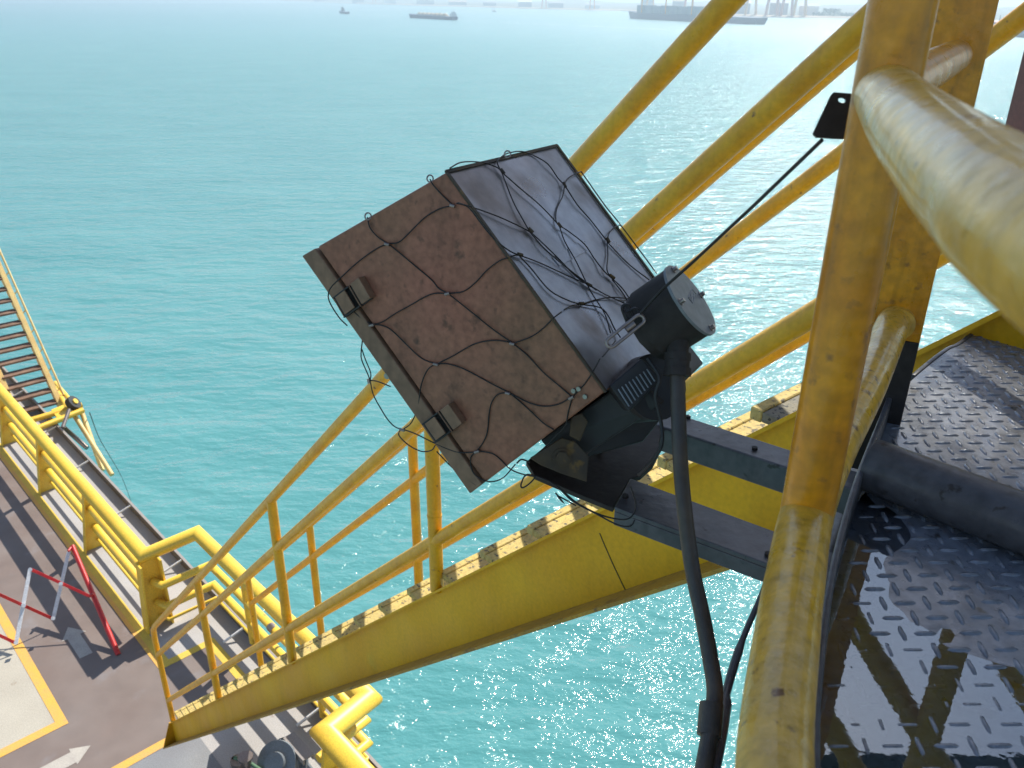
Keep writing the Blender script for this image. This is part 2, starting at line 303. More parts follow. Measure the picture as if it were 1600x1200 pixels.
# ------------------------------------------------------------------ folding red and white barrier
fb = thing('folding_barrier', 'red and white expanding lattice barrier standing on the brown walkway', 'barrier', at_h(185, 1023, DK))
fb_base = at_h(185, 1023, DK); fb_top = at_h(113, 853, 7.35)
b = MB(); b.tube([fb_base, fb_top], .035, 14); b.build('post', 'red', fb)
b = MB(); b.tube([fb_top, at_h(107, 861, 7.36)], .02, 10); b.build('pin', 'red', fb)
b = MB(); b.tube([at_h(146, 928, 7.72), at_h(139, 932, 7.75)], .02, 10); b.build('pin', 'red', fb)
def flat(p, q, wd, m, nm):
    p = A(p); q = A(q); t = unit(q-p); sdir = unit(np.cross(t, unit((p+q)/2))); k = np.cross(t, sdir)
    x = MB(); x.box((p+q)/2, (q-p)/2, sdir*wd/2, k*.008); return x.build(nm, m, fb, bevel=.003)
wh = [((108, 860), (83, 967)), ((47, 889), (25, 1005)), ((-14, 925), (-34, 1040))]
for i, (p, q) in enumerate(wh): flat(at_h(*p, 7.4), at_h(*q, 8.12), .05, 'white', 'white_bar')
rd = [((47, 889), (139, 931), 7.42, 7.76), ((-14, 923), (83, 967), 7.42, 8.14), ((-60, 965), (25, 1005), 7.6, 8.14)]
for p, q, h1, h2 in rd: flat(at_h(*p, h1-.02), at_h(*q, h2-.02), .042, 'red', 'red_bar')
for p, h in (((95, 912), 7.58), ((37, 946), 7.76), ((83, 966), 8.08), ((25, 1004), 8.08), ((47, 890), 7.38)):
    b = MB(); q = at_h(*p, h); b.tube([q, q*.996], .028, 10); b.build('rivet', 'white', fb)

# ------------------------------------------------------------------ boarding ladder outboard with its davit
la = at_h(92, 640, DK); la_a, la_b = la@E1, 4.0
lad = thing('boarding_ladder', 'pale yellow boarding stairs with rusty brown treads outside the deck edge', 'ladder', dk(la_a, 3.9))
top = at_h(0, 415, 5.6); ta = top@E1; dirL = unit(A([0, 0, 0])+dk(ta-.0, 4.0, 5.6)-dk(la_a, 4.0, DK)); Ls = np.linalg.norm(dk(ta, 4.0, 5.6)-dk(la_a, 4.0, DK))
nrm = np.cross(dirL, E2)
for off in (0., -.85):
    b = MB(); p0 = dk(la_a, 4.0+off, DK); b.box(p0+dirL*(Ls+2)/2, dirL*(Ls+2)/2, E2*.03, nrm*.09)
    b.box(p0+dirL*(Ls+2)/2+E2*.055+nrm*.05, dirL*(Ls+2)/2, E2*.0245, nrm*.012); b.box(p0+dirL*(Ls+2)/2+E2*.055-nrm*.06, dirL*(Ls+2)/2, E2*.0245, nrm*.012)
    b.build('stringer', 'cream', lad, bevel=.005)
b = MB(); p0 = dk(la_a, 4.16, DK)+Z*.1; b.tube([p0+dirL*.2, p0+dirL*(Ls+2)], .022, 10)
for k in range(9): b.tube([p0+dirL*(.4+.5*k)-E2*.08-Z*.08, p0+dirL*(.4+.5*k)], .012, 6)
b.build('handrail', 'cream', lad)
for k in range(19):
    q = dk(la_a, 3.575, DK)+dirL*(.2+k*.29); b = MB(); b.box(q, E2*.39, E1*.13, Z*.02); b.build('tread', 'rusty_tread', lad)
dv = thing('ladder_davit', 'yellow flat davit frame with a black rubber wheel over the deck edge', 'davit', dk(-18.5, 3.5))
def px_deck(u, v, h): return at_h(u, v, h)
b = MB(); q = [at_h(50, 655, 8.0), at_h(82, 640, 8.0), at_h(103, 652, 8.0), at_h(62, 668, 8.0)]
b.tube([at_h(48, 657, 8.0), at_h(128, 633, 8.0)], .07, 4); b.tube([at_h(60, 669, 8.0), at_h(130, 641, 8.0)], .07, 4)
b.prism([at_h(80, 640, 7.98), at_h(105, 630, 7.98), at_h(128, 640, 7.98), at_h(92, 656, 7.98)], -.05*Z); b.build('frame', 'yellow_deck', dv)
c0 = at_h(114, 630, 7.85); b = MB(); ax = unit(E2*.5+E1*.4+Z*.5)
b.cyl(c0-ax*.06, ax, .15, .12, 24); b.build('wheel', 'rubber', dv); b = MB(); b.cyl(c0+ax*.0605, ax, .06, .03, 14); b.build('hub', 'yellow_deck', dv)
for p, q in (((128, 645), (160, 735)), ((118, 652), (175, 742)), ((86, 598), (112, 628)), ((88, 606), (106, 640))):
    b = MB(); b.tube([at_h(*p, 8.1), at_h(*q, 8.9 if q[1] > 700 else 8.0)], .05, 8); b.build('leg', 'cream' if q[1] > 700 else 'yellow_deck', dv)
b = MB(); b.tube([at_h(108, 640, 7.8), at_h(98, 668, 8.0)], .04, 8); b.tube([at_h(100, 668, 8.3), at_h(136, 700, 8.6)], .05, 8); b.build('strut', 'wire_light', dv)
b = MB(); b.tube(crom([at_h(140, 645, 8.), at_h(158, 690, 12.), at_h(190, 745, 17.), at_h(207, 790, 22.)], 5), .012, 5)
tag(b.build('hanging_line', 'cable'), 'thin slack dark line hanging outside the deck edge beside the davit', 'rope')

# ------------------------------------------------------------------ grey machine and valves under the stairs
mc = at_h(442, 1190, DK-.3)
mch = thing('winch', 'blue grey winch with ringed drum on the lower deck beside the yellow rail', 'winch', A([mc[0], mc[1], -DK]))
b = MB(); ax = unit(E1*.3-E2*.6+Z*.6); b.cyl(mc-ax*.12, ax, .26, .05, 28); b.cyl(mc-ax*.0699, ax, .19, .18, 28); b.cyl(mc+ax*.1102, ax, .24, .04, 28); b.cyl(mc+ax*.1503, ax, .12, .05, 20); b.build('drum', 'machine', mch, bevel=.008)
b = MB(); b.prism([A([mc[0], mc[1], -DK])+E1*i*.3+E2*j*.3 for i, j in ((-1, -1), (1, -1), (1, 1), (-1, 1))], .06*Z); b.tube([A([mc[0], mc[1], -DK+.06]), mc-ax*.1], .1, 12); b.build('base', 'machine', mch)
b = MB(); p, q = at_h(451, 1149, 7.75), at_h(482, 1184, 7.75); t = unit(q-p); sdir = unit(np.cross(t, Z))
b.box((p+q)/2, (q-p)/2, sdir*.05, Z*.01); b.box((p+q)/2+sdir*.0601-Z*.03, (q-p)/2, sdir*.01, Z*.04); b.box((p+q)/2-sdir*.0601-Z*.03, (q-p)/2, sdir*.01, Z*.04); b.tube([(p+q)/2-Z*.012, A([((p+q)/2)[0], ((p+q)/2)[1], -DK])], .03, 8); b.build('channel_bar', 'edge_rim', mch)
vl = thing('valve_manifold', 'small green and silver valve pipes at the bottom edge under the stair foot', 'valve', at_h(380, 1195, DK))
b = MB(); b.tube([at_h(366, 1184, 7.9), at_h(390, 1192, 7.9), at_h(420, 1212, 7.9)], .022, 10); b.tube([at_h(366, 1184, 7.9), at_h(366, 1184, 7.9)*A([1, 1, 0])-A([0, 0, DK])], .03, 10); b.build('pipe', 'green', vl)
b = MB(); q = at_h(385, 1192, 7.85); b.cyl(q, Z, .06, .08, 16); b.cyl(q+Z*.0802, Z, .085, .02, 16); b.cyl(at_h(374, 1197, 8.0), Z, .09, .1, 16); b.tube([q, q*A([1, 1, 0])-A([0, 0, DK])], .035, 10); b.build('valve_body', 'bolt', vl, bevel=.004)

# ------------------------------------------------------------------ stairway
S0 = 1.7; WF = 1.45; Dv = ray(8, 1245); hn = np.linalg.norm(Dv[:2]); H = A([Dv[0]/hn, Dv[1]/hn, 0]); Nn = A([-H[1], H[0], 0])*-1; TAN = -Dv[2]/hn
def lin(al, v8, v1): return v1+(v8-v1)*(al-.9)/7.1
def st(al, lift, s=S0): return H*al+Nn*s+A([0, 0, -TAN*al+lift])
LT = dict(top=(1.24, 1.17), mid=(.88, .82), low=(.20, .212), st=(-.126, -.035), sb=(-.455, -.425))
def sp(al, k, s=S0, d=0.): return st(al, lin(al, *LT[k])+d, s)
stw = thing('stairway', 'steep yellow steel stairway running down from the right to the brown deck', 'stairs', st(7.9, -.5))
AL0, AL1 = -1.4, 7.93
def stringer(s, sgn, dz=0.):
    b = MB(); a0, a1 = AL0, AL1
    # web, then flanges pointing away from the treads
    b.hexa([sp(a0, 'st', s, dz), sp(a1, 'st', s, dz), sp(a1, 'sb', s), sp(a0, 'sb', s)], [p+Nn*sgn*.010 for p in (sp(a0, 'st', s, dz), sp(a1, 'st', s, dz), sp(a1, 'sb', s), sp(a0, 'sb', s))])
    n_ = unit(np.cross(H-TAN*Z, Nn)); n_ = n_ if n_[2] > 0 else -n_
    for k, off, wd in (('st', dz, .03),):
        p, q = sp(a0, k, s, off), sp(a1, k, s, off); o_ = -Nn*sgn
        t_ = .010; shift = -n_*t_ if k == 'st' else n_*0
        b.hexa([p+shift, q+shift, q+o_*wd+shift, p+o_*wd+shift], [p+shift+n_*t_, q+shift+n_*t_, q+o_*wd+shift+n_*t_, p+o_*wd+shift+n_*t_])
    return b
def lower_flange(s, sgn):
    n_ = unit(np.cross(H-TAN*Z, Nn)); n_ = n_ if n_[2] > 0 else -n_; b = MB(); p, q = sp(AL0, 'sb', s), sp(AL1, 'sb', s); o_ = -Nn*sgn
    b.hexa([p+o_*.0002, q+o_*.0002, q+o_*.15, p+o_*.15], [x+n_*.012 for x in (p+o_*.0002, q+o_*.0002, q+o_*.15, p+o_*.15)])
    b.build('lower_flange', 'yellow_dirt_shade', stw, bevel=.002)
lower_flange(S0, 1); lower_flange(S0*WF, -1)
b = MB(); b.tube([at_plane(u, v, Nn*(S0-.0005), Nn) for u, v in ((937, 833), (944, 850), (958, 882), (977, 922))], .0022, 6); b.build('weld_seam', 'rust', stw)
stringer(S0, 1).build('stringer', 'yellow_string', stw)
stringer(S0*WF, -1, -.02).build('stringer', 'yellow_string', stw)
b = MB(); e_ = AL1; b.hexa([sp(e_+.0005, 'st')-Nn*.03, sp(e_+.0005, 'st')+Nn*.012, sp(e_+.0005, 'sb')+Nn*.012, sp(e_+.0005, 'sb')-Nn*.15], [q+H*.01 for q in (sp(e_+.0005, 'st')-Nn*.03, sp(e_+.0005, 'st')+Nn*.012, sp(e_+.0005, 'sb')+Nn*.012, sp(e_+.0005, 'sb')-Nn*.15)])
b.build('end_plate', 'yellow', stw)
k = 0; a = 1.564-.28*10
while a < 7.9:
    if a > .75:
        zt = -TAN*a+lin(a, -.035, .012); b = MB(); y0, y1 = S0+.0105, S0*WF-.0105
        P0 = H*(a-.25)+A([0, 0, zt]); P1 = H*a+A([0, 0, zt])
        b.hexa([P0+Nn*y0, P1+Nn*y0, P1+Nn*y1, P0+Nn*y1], [q-Z*.028 for q in (P0+Nn*y0, P1+Nn*y0, P1+Nn*y1, P0+Nn*y1)], mi=1 if a < 1.2 else 0)
        b.build('tread', ['tread', 'tread_grey'], stw, bevel=.003, seg=1)
        b = MB(); Q0 = H*(a+.0005)+A([0, 0, zt+.004]); Q1 = H*(a+.035)+A([0, 0, zt+.004])
        b.hexa([Q0+Nn*y0, Q1+Nn*y0, Q1+Nn*y1, Q0+Nn*y1], [q-Z*.035 for q in (Q0+Nn*y0, Q1+Nn*y0, Q1+Nn*y1, Q0+Nn*y1)])
        b.build('nosing', 'tread', stw, bevel=.003, seg=1)
    a += .28
def handrail(s, posts, a1, foot):
    hr = MB()
    rr = .0305
    top_pts = [sp(AL0, 'top', s), sp(a1-.12, 'top', s), st(a1-.03, lin(a1, *LT['top'])-.02, s), st(a1, lin(a1, *LT['top'])-.14, s), sp(a1-.02, 'st', s)] if foot else [sp(AL0, 'top', s, -.035), sp(a1, 'top', s, -.035)]
    top_ = MB(); top_.tube(top_pts, rr, 16); o = top_.build('top_rail', 'yellow', stw)
    for kk in ('mid', 'low'):
        t_ = MB(); dd_ = (.035 if kk == 'low' else 0) if not foot else 0; t_.tube([sp(AL0, kk, s, dd_), sp(a1, kk, s, dd_)], rr*(.95), 14); t_.build(kk+'_rail', 'yellow', stw)
    for pa in posts:
        p_ = MB(); p_.tube([sp(pa, 'top', s), sp(pa, 'st', s, 0)], rr*1.0, 16)
        p_.tube([sp(pa, 'low', s, .12), sp(pa, 'low', s, .135)], rr*1.06, 16)
        p_.build('post', 'yellow', stw)
handrail(S0, [.44, 2.45, 4.165, 5.95], 7.86, True)
handrail(S0*WF, [.75, 2.26, 3.76, 5.33, 6.9], 6.92, False)

# ------------------------------------------------------------------ upper platform (camera side)
K = .8
def up(X, Y, h): return A([X*K, Y*K, -h])
HM, HL, HD = .062, .432, .60
low_px = [(1400, 497), (1355, 600), (1300, 705), (1262, 800), (1243, 900), (1229, 1000), (1210, 1200)]
low = [at_h(u, v, HL) for u, v in low_px]; low += [A([.150, .28, -HL]), A([.155, .16, -HL]), A([.19, .0, -HL]), A([.27, -.15, -HL])]
mid_px = [(1392, 137), (1421, 193), (1461, 232), (1500, 268), (1548, 308), (1600, 352)]
mid = [at_h(u, v, HM) for u, v in mid_px]; mid += [A([.148, .19, -HM]), A([.15, .12, -HM]), A([.17, 0, -HM]), A([.25, -.15, -HM])]
P1 = A([.342*K, .811*K]); P2 = A([.71*K, 1.44*K])
gp = thing('platform_guardrail', 'weathered yellow pipe guard rail of the upper platform close at the right', 'guardrail', A([P1[0], P1[1], -HD]))
def v3(p, h): return A([p[0], p[1], -h])
b = MB(); b.tube([v3(P1, .70), v3(P1, .45), v3(P1, .2), v3(P1, -.2), v3(P1, -.42)], .0235, 28); b.build('post', 'yellow_near', gp)
b = MB(); b.tube(crom([v3(P2, HL)]+low, 6), .0238, 28); b.build('low_rail', 'yellow_worn', gp)
b = MB(); b.tube(crom([v3(P1, HM)]+mid[1:], 8), .0222, 32); b.build('mid_rail', 'yellow_worn', gp)
b = MB(); b.tube([v3(P2, HM)+A([-.012, -.02, .0]), v3(P1, HM)], .02, 20); b.build('mid_rail', 'yellow_near', gp)
# flat bar stanchion, yellow above, grey below
vdir = unit(A([P2[0], P2[1], 0])); sdir = A([vdir[1], -vdir[0], 0])
b = MB(); b.box(v3(P2, .02)+vdir*.02, sdir*.034, vdir*.006, Z*.44); b.build('flat_stanchion', 'yellow_near', gp, bevel=.0015)
b = MB(); b.box(v3(P2, .575)+vdir*.02, sdir*.034, vdir*.006, Z*.1149); b.build('stanchion_foot', 'dark_grey', gp, bevel=.0015)
# deck plate with its raised lozenges, dished so that rain stands on it
edge_px = [(1500, 541), (1482, 549), (1440, 582), (1404, 620)]
edge = [at_h(u, v, HD) for u, v in edge_px]
edge += [at_h(u, v, HD) for u, v in [(1372, 700), (1338, 790), (1312, 880), (1293, 970), (1281, 1060), (1274, 1130), (1270, 1200)]]
edge += [A([.215, .36, -HD]), A([.19, .22, -HD]), A([.20, .05, -HD]), A([.27, -.15, -HD])]
far_e = [A([2.2, .9, -HD]), A([1.55, 1.30, -HD]), A([1.2, 1.62, -HD]), at_h(1600, 487, HD), at_h(1560, 497, HD), at_h(1525, 522, HD)]
outline = crom(far_e+edge, 3)+[A([.6, -.6, -HD]), A([2.2, -.6, -HD])]
shore = [(1368, 800), (1383, 830), (1362, 870), (1372, 905), (1352, 935), (1378, 960), (1366, 985), (1395, 1008), (1432, 1000), (1448, 1030), (1505, 1036), (1560, 1048), (1640, 1065), (1760, 1095)]
SH = A([at_h(u, v, HD)[:2] for u, v in shore])
def wet(x, y):                                       # signed distance to the shore line of the puddle, + inside the water
    best = 9; sg = 1
    for i in range(len(SH)-1):
        a_, b_ = SH[i], SH[i+1]; d_ = b_-a_; t = max(0, min(1, ((x-a_[0])*d_[0]+(y-a_[1])*d_[1])/(d_@d_)))
        q = a_+d_*t; r_ = math.hypot(x-q[0], y-q[1])
        if r_ < best: best = r_; sg = 1 if (d_[0]*(y-a_[1])-d_[1]*(x-a_[0])) < 0 else -1
    return best*sg
def inside(x, y, poly):
    c = False; n = len(poly); j = n-1
    for i in range(n):
        if (poly[i][1] > y) != (poly[j][1] > y) and x < (poly[j][0]-poly[i][0])*(y-poly[i][1])/(poly[j][1]-poly[i][1])+poly[i][0]: c = not c
        j = i
    return c
OL = [(p[0], p[1]) for p in outline]
def dish(x, y):
    d = wet(x, y); z = -.035*max(-.05, min(.05, d)) if d > 0 else -.018*max(-.12, d)
    if d > 0: z = -max(-.0022, 0) - min(.0021, .05*d)
    z += .0009*math.sin(x*23+y*7)*math.sin(y*19-x*5)*(1 if d > 0 else .4)
    q = at_h(1440, 1170, HD); r_ = math.hypot((x-q[0])/.22, (y-q[1])/.045)   # low hump that stands out of the water near the bottom edge
    z += .0016*max(0, 1-r_)
    return z
import bmesh
def snap(x, y):
    best = (9, x, y)
    for i in range(len(OL)):
        a_, b_ = A(OL[i]), A(OL[(i+1) % len(OL)]); d_ = b_-a_; L2 = d_@d_
        if L2 < 1e-12: continue
        t = max(0, min(1, ((x-a_[0])*d_[0]+(y-a_[1])*d_[1])/L2)); q = a_+d_*t; r_ = math.hypot(x-q[0], y-q[1])
        if r_ < best[0]: best = (r_, q[0], q[1])
    return best
bm = bmesh.new(); G = .012; x0, y0, nx, ny = .12, -.1, 150, 180; grid = {}
for i in range(nx):
    for j in range(ny):
        x, y = x0+i*G, y0+j*G
        if not inside(x, y, OL):
            if not any(inside(x+a*G, y+c*G, OL) for a in (-1, 0, 1) for c in (-1, 0, 1)): continue
            r_, x, y = snap(x, y)
        grid[i, j] = bm.verts.new((x, y, -HD+dish(x, y)))
for (i, j), v in list(grid.items()):
    if (i+1, j) in grid and (i, j+1) in grid and (i+1, j+1) in grid: bm.faces.new((v, grid[i+1, j], grid[i+1, j+1], grid[i, j+1]))
def bm_obj(bm, name, m, parent=None, kind=None, smooth=True):
    me = bpy.data.meshes.new(name); off = A(parent['_o']) if parent is not None else A([.6, .8, -HD])
    for v in bm.verts: v.co = Vector(A(v.co)-off)
    bmesh.ops.recalc_face_normals(bm, faces=bm.faces); bm.to_mesh(me); bm.free()
    for x in (m if isinstance(m, (list, tuple)) else [m]): me.materials.append(M[x])
    for p in me.polygons: p.use_smooth = smooth
    o = bpy.data.objects.new(name, me); C.objects.link(o)
    if parent is not None: o.parent = parent
    else: o.location = (off[0], off[1], off[2]+HC)
    if kind: o['kind'] = kind
    return o
# lozenges: one raised lens each, two directions alternating, merged in the plate's own mesh
ea = unit(at_h(1500, 960, HD)-at_h(1440, 960, HD)); eb = unit(at_h(1500, 930, HD)-at_h(1530, 985, HD)); 
CELL = .0240
o0 = at_h(1450, 900, HD)
ea = unit(A([ea[0], ea[1], 0])); en = A([-ea[1], ea[0], 0])
def lens(cx, cy, d, L_=.0136, W_=.0040, Hh=.0021):
    n_ = A([-d[1], d[0], 0]); prof = [(-1, 0, 0), (-.6, .72, .3), (0, 1, .3), (.6, .72, .3), (1, 0, 0), (.6, -.72, .3), (0, -1, .3), (-.6, -.72, .3)]
    base = []; 
    for s_, t_, _ in prof:
        x, y = cx+d[0]*s_*L_+n_[0]*t_*W_, cy+d[1]*s_*L_+n_[1]*t_*W_; base.append(bm.verts.new((x, y, -HD+dish(x, y)-.0004)))
    tops = []
    zc = -HD+dish(cx, cy)+Hh
    for s_ in (-.62, 0, .62):
        x, y = cx+d[0]*s_*L_, cy+d[1]*s_*L_
        tops.append((bm.verts.new((x+n_[0]*W_*.38, y+n_[1]*W_*.38, zc-.0003*abs(s_))), bm.verts.new((x-n_[0]*W_*.38, y-n_[1]*W_*.38, zc-.0003*abs(s_)))))
    f = bm.faces.new
    for fs in ((base[0], base[1], tops[0][0]), (base[1], base[2], tops[1][0], tops[0][0]), (base[2], base[3], tops[2][0], tops[1][0]), (base[3], base[4], tops[2][0]),
               (base[4], base[5], tops[2][1]), (base[5], base[6], tops[1][1], tops[2][1]), (base[6], base[7], tops[0][1], tops[1][1]), (base[7], base[0], tops[0][1]),
               (tops[0][0], tops[1][0], tops[1][1], tops[0][1]), (tops[1][0], tops[2][0], tops[2][1], tops[1][1]), (base[0], tops[0][0], tops[0][1]), (base[4], tops[2][1], tops[2][0])):
        f(fs)
d1 = ea; d2 = at_h(1528, 985, HD)-at_h(1500, 935, HD); d2 = unit(A([d2[0], d2[1], 0]))
for i in range(-70, 80):
    for j in range(-70, 80):
        c_ = o0+ea*(i*CELL)+en*(j*CELL)
        x, y = c_[0], c_[1]
        if x < .15 or x > 1.75 or y < -.05 or y > 1.9: continue
        if not inside(x, y, OL) or not inside(x+.012*ea[0], y+.012*ea[1], OL) or not inside(x-.014*ea[0], y-.014*ea[1], OL): continue
        if not inside(x+.014*d2[0], y+.014*d2[1], OL): continue
        lens(x, y, d1 if (i+j) % 2 == 0 else d2)
bm_obj(bm, 'platform_floor', 'plate', kind='structure')
# rain water film
def film():
    m = bpy.data.materials.new('rain_water'); m.use_nodes = True; n = m.node_tree.nodes; L = m.node_tree.links
    for x in list(n): n.remove(x)
    o = n.new('ShaderNodeOutputMaterial'); g = n.new('ShaderNodeBsdfGlossy'); g.inputs['Roughness'].default_value = .01; g.inputs['Color'].default_value = (.75, .88, 1, 1)
    t = n.new('ShaderNodeBsdfTransparent'); t.inputs[0].default_value = (1, 1, 1, 1); mx = n.new('ShaderNodeMixShader'); f = n.new('ShaderNodeFresnel'); f.inputs['IOR'].default_value = 2.3
    bp = n.new('ShaderNodeBump'); bp.inputs['Distance'].default_value = .00005; ns = n.new('ShaderNodeTexNoise'); ns.inputs['Scale'].default_value = 45; ns.inputs['Detail'].default_value = 3
    tc = n.new('ShaderNodeTexCoord'); L.new(tc.outputs['Object'], ns.inputs['Vector']); L.new(ns.outputs['Fac'], bp.inputs['Height']); L.new(bp.outputs[0], g.inputs['Normal']); L.new(bp.outputs[0], f.inputs['Normal'])
    L.new(f.outputs[0], mx.inputs[0]); L.new(t.outputs[0], mx.inputs[1]); L.new(g.outputs[0], mx.inputs[2]); L.new(mx.outputs[0], o.inputs[0]); return m
M['film'] = film()
bm = bmesh.new(); grid = {}
for i in range(nx):
    for j in range(ny):
        x, y = x0+i*G, y0+j*G
        if wet(x, y) < -.06: continue
        if not inside(x, y, OL):
            if not any(inside(x+a*G, y+c*G, OL) for a in (-1, 0, 1) for c in (-1, 0, 1)): continue
            r_, x, y = snap(x, y)
        grid[i, j] = bm.verts.new((x, y, -HD+.0002))
for (i, j), v in list(grid.items()):
    if (i+1, j) in grid and (i, j+1) in grid and (i+1, j+1) in grid: bm.faces.new((v, grid[i+1, j], grid[i+1, j+1], grid[i, j+1]))
bm_obj(bm, 'rain_puddle', 'film', kind='structure')
# edge of the plate: toe bar and fascia
tb = thing('toe_board', 'grey painted toe plate curving round the wet checker plate platform', 'toe plate', edge[6])
b = MB(); pts = crom(far_e[2:]+edge, 4); nrm_ = []
for i in range(len(pts)):
    t = unit(pts[min(i+1, len(pts)-1)]-pts[max(i-1, 0)]); nrm_.append(unit(np.cross(t, Z)))
i_low = len(pts)
def band(i0, i1, zlo, zhi, o0_, o1_):
    vs_, fs_ = [], []
    for i in range(i0, i1):
        n_ = nrm_[i]; n_ = n_ if (n_@A([-1, 1, 0])) > 0 else -n_
        p = pts[i]
        vs_ += [p+n_*o0_+Z*zlo, p+n_*o1_+Z*zlo, p+n_*o1_+Z*zhi, p+n_*o0_+Z*zhi]
    for i in range(i1-i0-1):
        for q in range(4): fs_.append((i*4+q, i*4+(q+1) % 4, (i+1)*4+(q+1) % 4, (i+1)*4+q))
    fs_ += [(0, 3, 2, 1), tuple((i1-i0-1)*4+q for q in range(4))]; return vs_, fs_
split = 4*(len(far_e)-2+3)
b._add(*band(split-2, len(pts), -.12, .045, .0005, .0085), True); b.build('toe_plate', 'grey_paint', tb, bevel=.002)
b = MB(); b._add(*band(0, split-2, -.10, .004, .0005, .0085), True); b.build('edge_band', 'grey_paint', tb, bevel=.0015)
b = MB(); b._add(*band(split-2, len(pts), -.128, -.1201, -.0, .05), True); b.build('flange', 'grey_paint', tb)
for k_ in (split+16, split+26):
    if k_ < len(pts): b = MB(); n_ = nrm_[k_]; n_ = n_ if (n_@A([-1, 1, 0])) > 0 else -n_; b.cyl(pts[k_]+n_*.0085+Z*.005, n_, .009, .008, 6); b.build('bolt', 'grey_paint', tb)
# dark grey pipe lying across the platform
pp = [at_h(1352, 725, HD-.04), at_h(1470, 775, HD-.04), at_h(1600, 818, HD-.04)]
pdir = unit(at_h(1600, 818, HD-.04)-at_h(1365, 728, HD-.04)); s_ = at_h(1365, 728, HD-.04)
b = MB(); b.tube([s_-pdir*.003, s_+pdir*.9], .036, 32)
b.build('cross_pipe', 'grey_paint'); tag(bpy.data.objects['cross_pipe'], 'thick dark grey pipe lying across the wet checker plate platform', 'pipe')
# underside frame of the platform
b = MB(); b.prism([A([p[0], p[1], -HD-.012]) for p in outline], -.01*Z); o = b.build('platform_frame', 'dark_grey', kind='structure')

# overhead deck that shades the platform, out of the picture above
od = thing('overhead_deck', 'large brown steel deck high above the platform, out of the picture', 'upper deck', A([18, 6, 26.0]))
hx, hy = .783+26.6*.408, 1.26+26.6*.838; hr = .10  # opening added in the unseen deck to pass one patch of sun
b = MB(); X0, X1, Y0, Y1 = 9.6, 40, -14, 23.95; zz = 26.0
for (xa, xb, ya, yb) in ((X0, hx-hr, Y0, Y1), (hx+hr, X1, Y0, Y1), (hx-hr, hx+hr, Y0, hy-hr), (hx-hr, hx+hr, hy+hr, Y1)):
    b.prism([A([xa, ya, zz]), A([xb, ya, zz]), A([xb, yb, zz]), A([xa, yb, zz])], .03*Z)
b.build('deck_plate', 'under', od)
for yy in (-12, -6, 0, 6, 12, 18):
    b = MB(); b.box(A([(X0+X1)/2, yy, zz-.3]), A([(X1-X0)/2, 0, 0]), A([0, .1, 0]), Z*.2995); b.build('beam', 'under', od)
pl = at_z(1600, 150, 3.3); b = MB(); b.box(A([pl[0]+.07, pl[1], (.3+pl[2]-.35)/2]), A([.075, 0, 0]), A([0, .08, 0]), Z*(.3-pl[2]+.35)/2); b.box(A([pl[0]+1.2, pl[1], .3801]), A([1.3, 0, 0]), A([0, .08, 0]), Z*.08)
tag(b.build('steel_leg', 'maroon', bevel=.01), 'dark brown steel leg at the far right edge behind the yellow pipe rail', 'steel leg')

# ------------------------------------------------------------------ lamp support
lb = thing('lamp_bracket', 'grey steel bracket of two arms reaching out from the platform edge under the lamp', 'bracket', at_h(1100, 720, .7))
hA = .62
def quad(px, h, ext=0.):
    return [at_h(u, v, h) for u, v in px]
q = quad([(1030, 637), (1245, 706), (1238, 733), (1026, 664)], hA); d_ = unit(q[1]-q[0]); q[1] = q[1]+d_*.12; q[2] = q[2]+d_*.12
b = MB(); b.prism(q, -.045*Z); b.build('arm', 'grey_paint', lb, bevel=.003)
q = quad([(985, 747), (1224, 835), (1216, 884), (960, 792)], hA); d_ = unit(q[1]-q[0]); q[1] = q[1]+d_*.12; q[2] = q[2]+d_*.12
b = MB(); b.prism(q, -.007*Z); n_ = unit(np.cross(unit(q[3]-q[2]), Z)); 
b.hexa([q[3]-Z*.0071, q[2]-Z*.0071, q[2]-Z*.029, q[3]-Z*.029], [x-n_*np.sign(n_@(q[3]-q[0]))*.008 for x in (q[3]-Z*.0071, q[2]-Z*.0071, q[2]-Z*.029, q[3]-Z*.029)])
b.build('arm', 'grey_paint', lb, bevel=.0015)
b = MB(); b.prism(quad([(822, 721), (860, 690), (985, 620), (1032, 634), (1036, 668), (1030, 690), (1030, 706), (1020, 726), (1001, 743), (984, 748), (958, 793), (905, 772), (835, 742)], hA+.0015), -.008*Z)
b.build('mounting_plate', 'dark_grey', lb, bevel=.0012)
b = MB()
for u, v in ((938, 707), (1075, 653), (1179, 702), (977, 777), (1200, 868)): b.cyl(at_h(u, v, hA-.0002), Z, .0045, .004, 6)
b.build('bolt', 'dark_grey', lb)
# ------------------------------------------------------------------ floodlight
a_ = A([-.288, 1.106, -.323]); f_ = A([-.054, .955, -.606]); b_ = A([-.082, 1.014, -.191]); e__ = A([.110, .890, -.422]); c_ = A([.061, 1.243, -.195]); d__ = A([.253, 1.120, -.426])
XL = unit(f_-a_); YL = unit((b_+e__)/2-(a_+f_)/2 - XL*(((b_+e__)/2-(a_+f_)/2)@XL)); ZL = np.cross(XL, YL)
fl = thing('floodlight', 'grimy brown and grey metal floodlight wrapped in wire net on its bracket', 'floodlight', at_h(930, 720, .62))
dep = .388; back_a = a_-ZL*.30-XL*.0; 
bw = (c_-b_)                                          # depth direction at the top panel
af, ff = a_-ZL*.315, f_-ZL*.315
lidw = .026
def lerp(p, q, t): return p+(q-p)*t
tl = lidw/.25
A1, F1 = lerp(a_, b_, tl), lerp(f_, e__, tl); A2, F2 = lerp(af, c_, tl), lerp(ff, d__, tl)
b = MB(); g_ = YL*.003
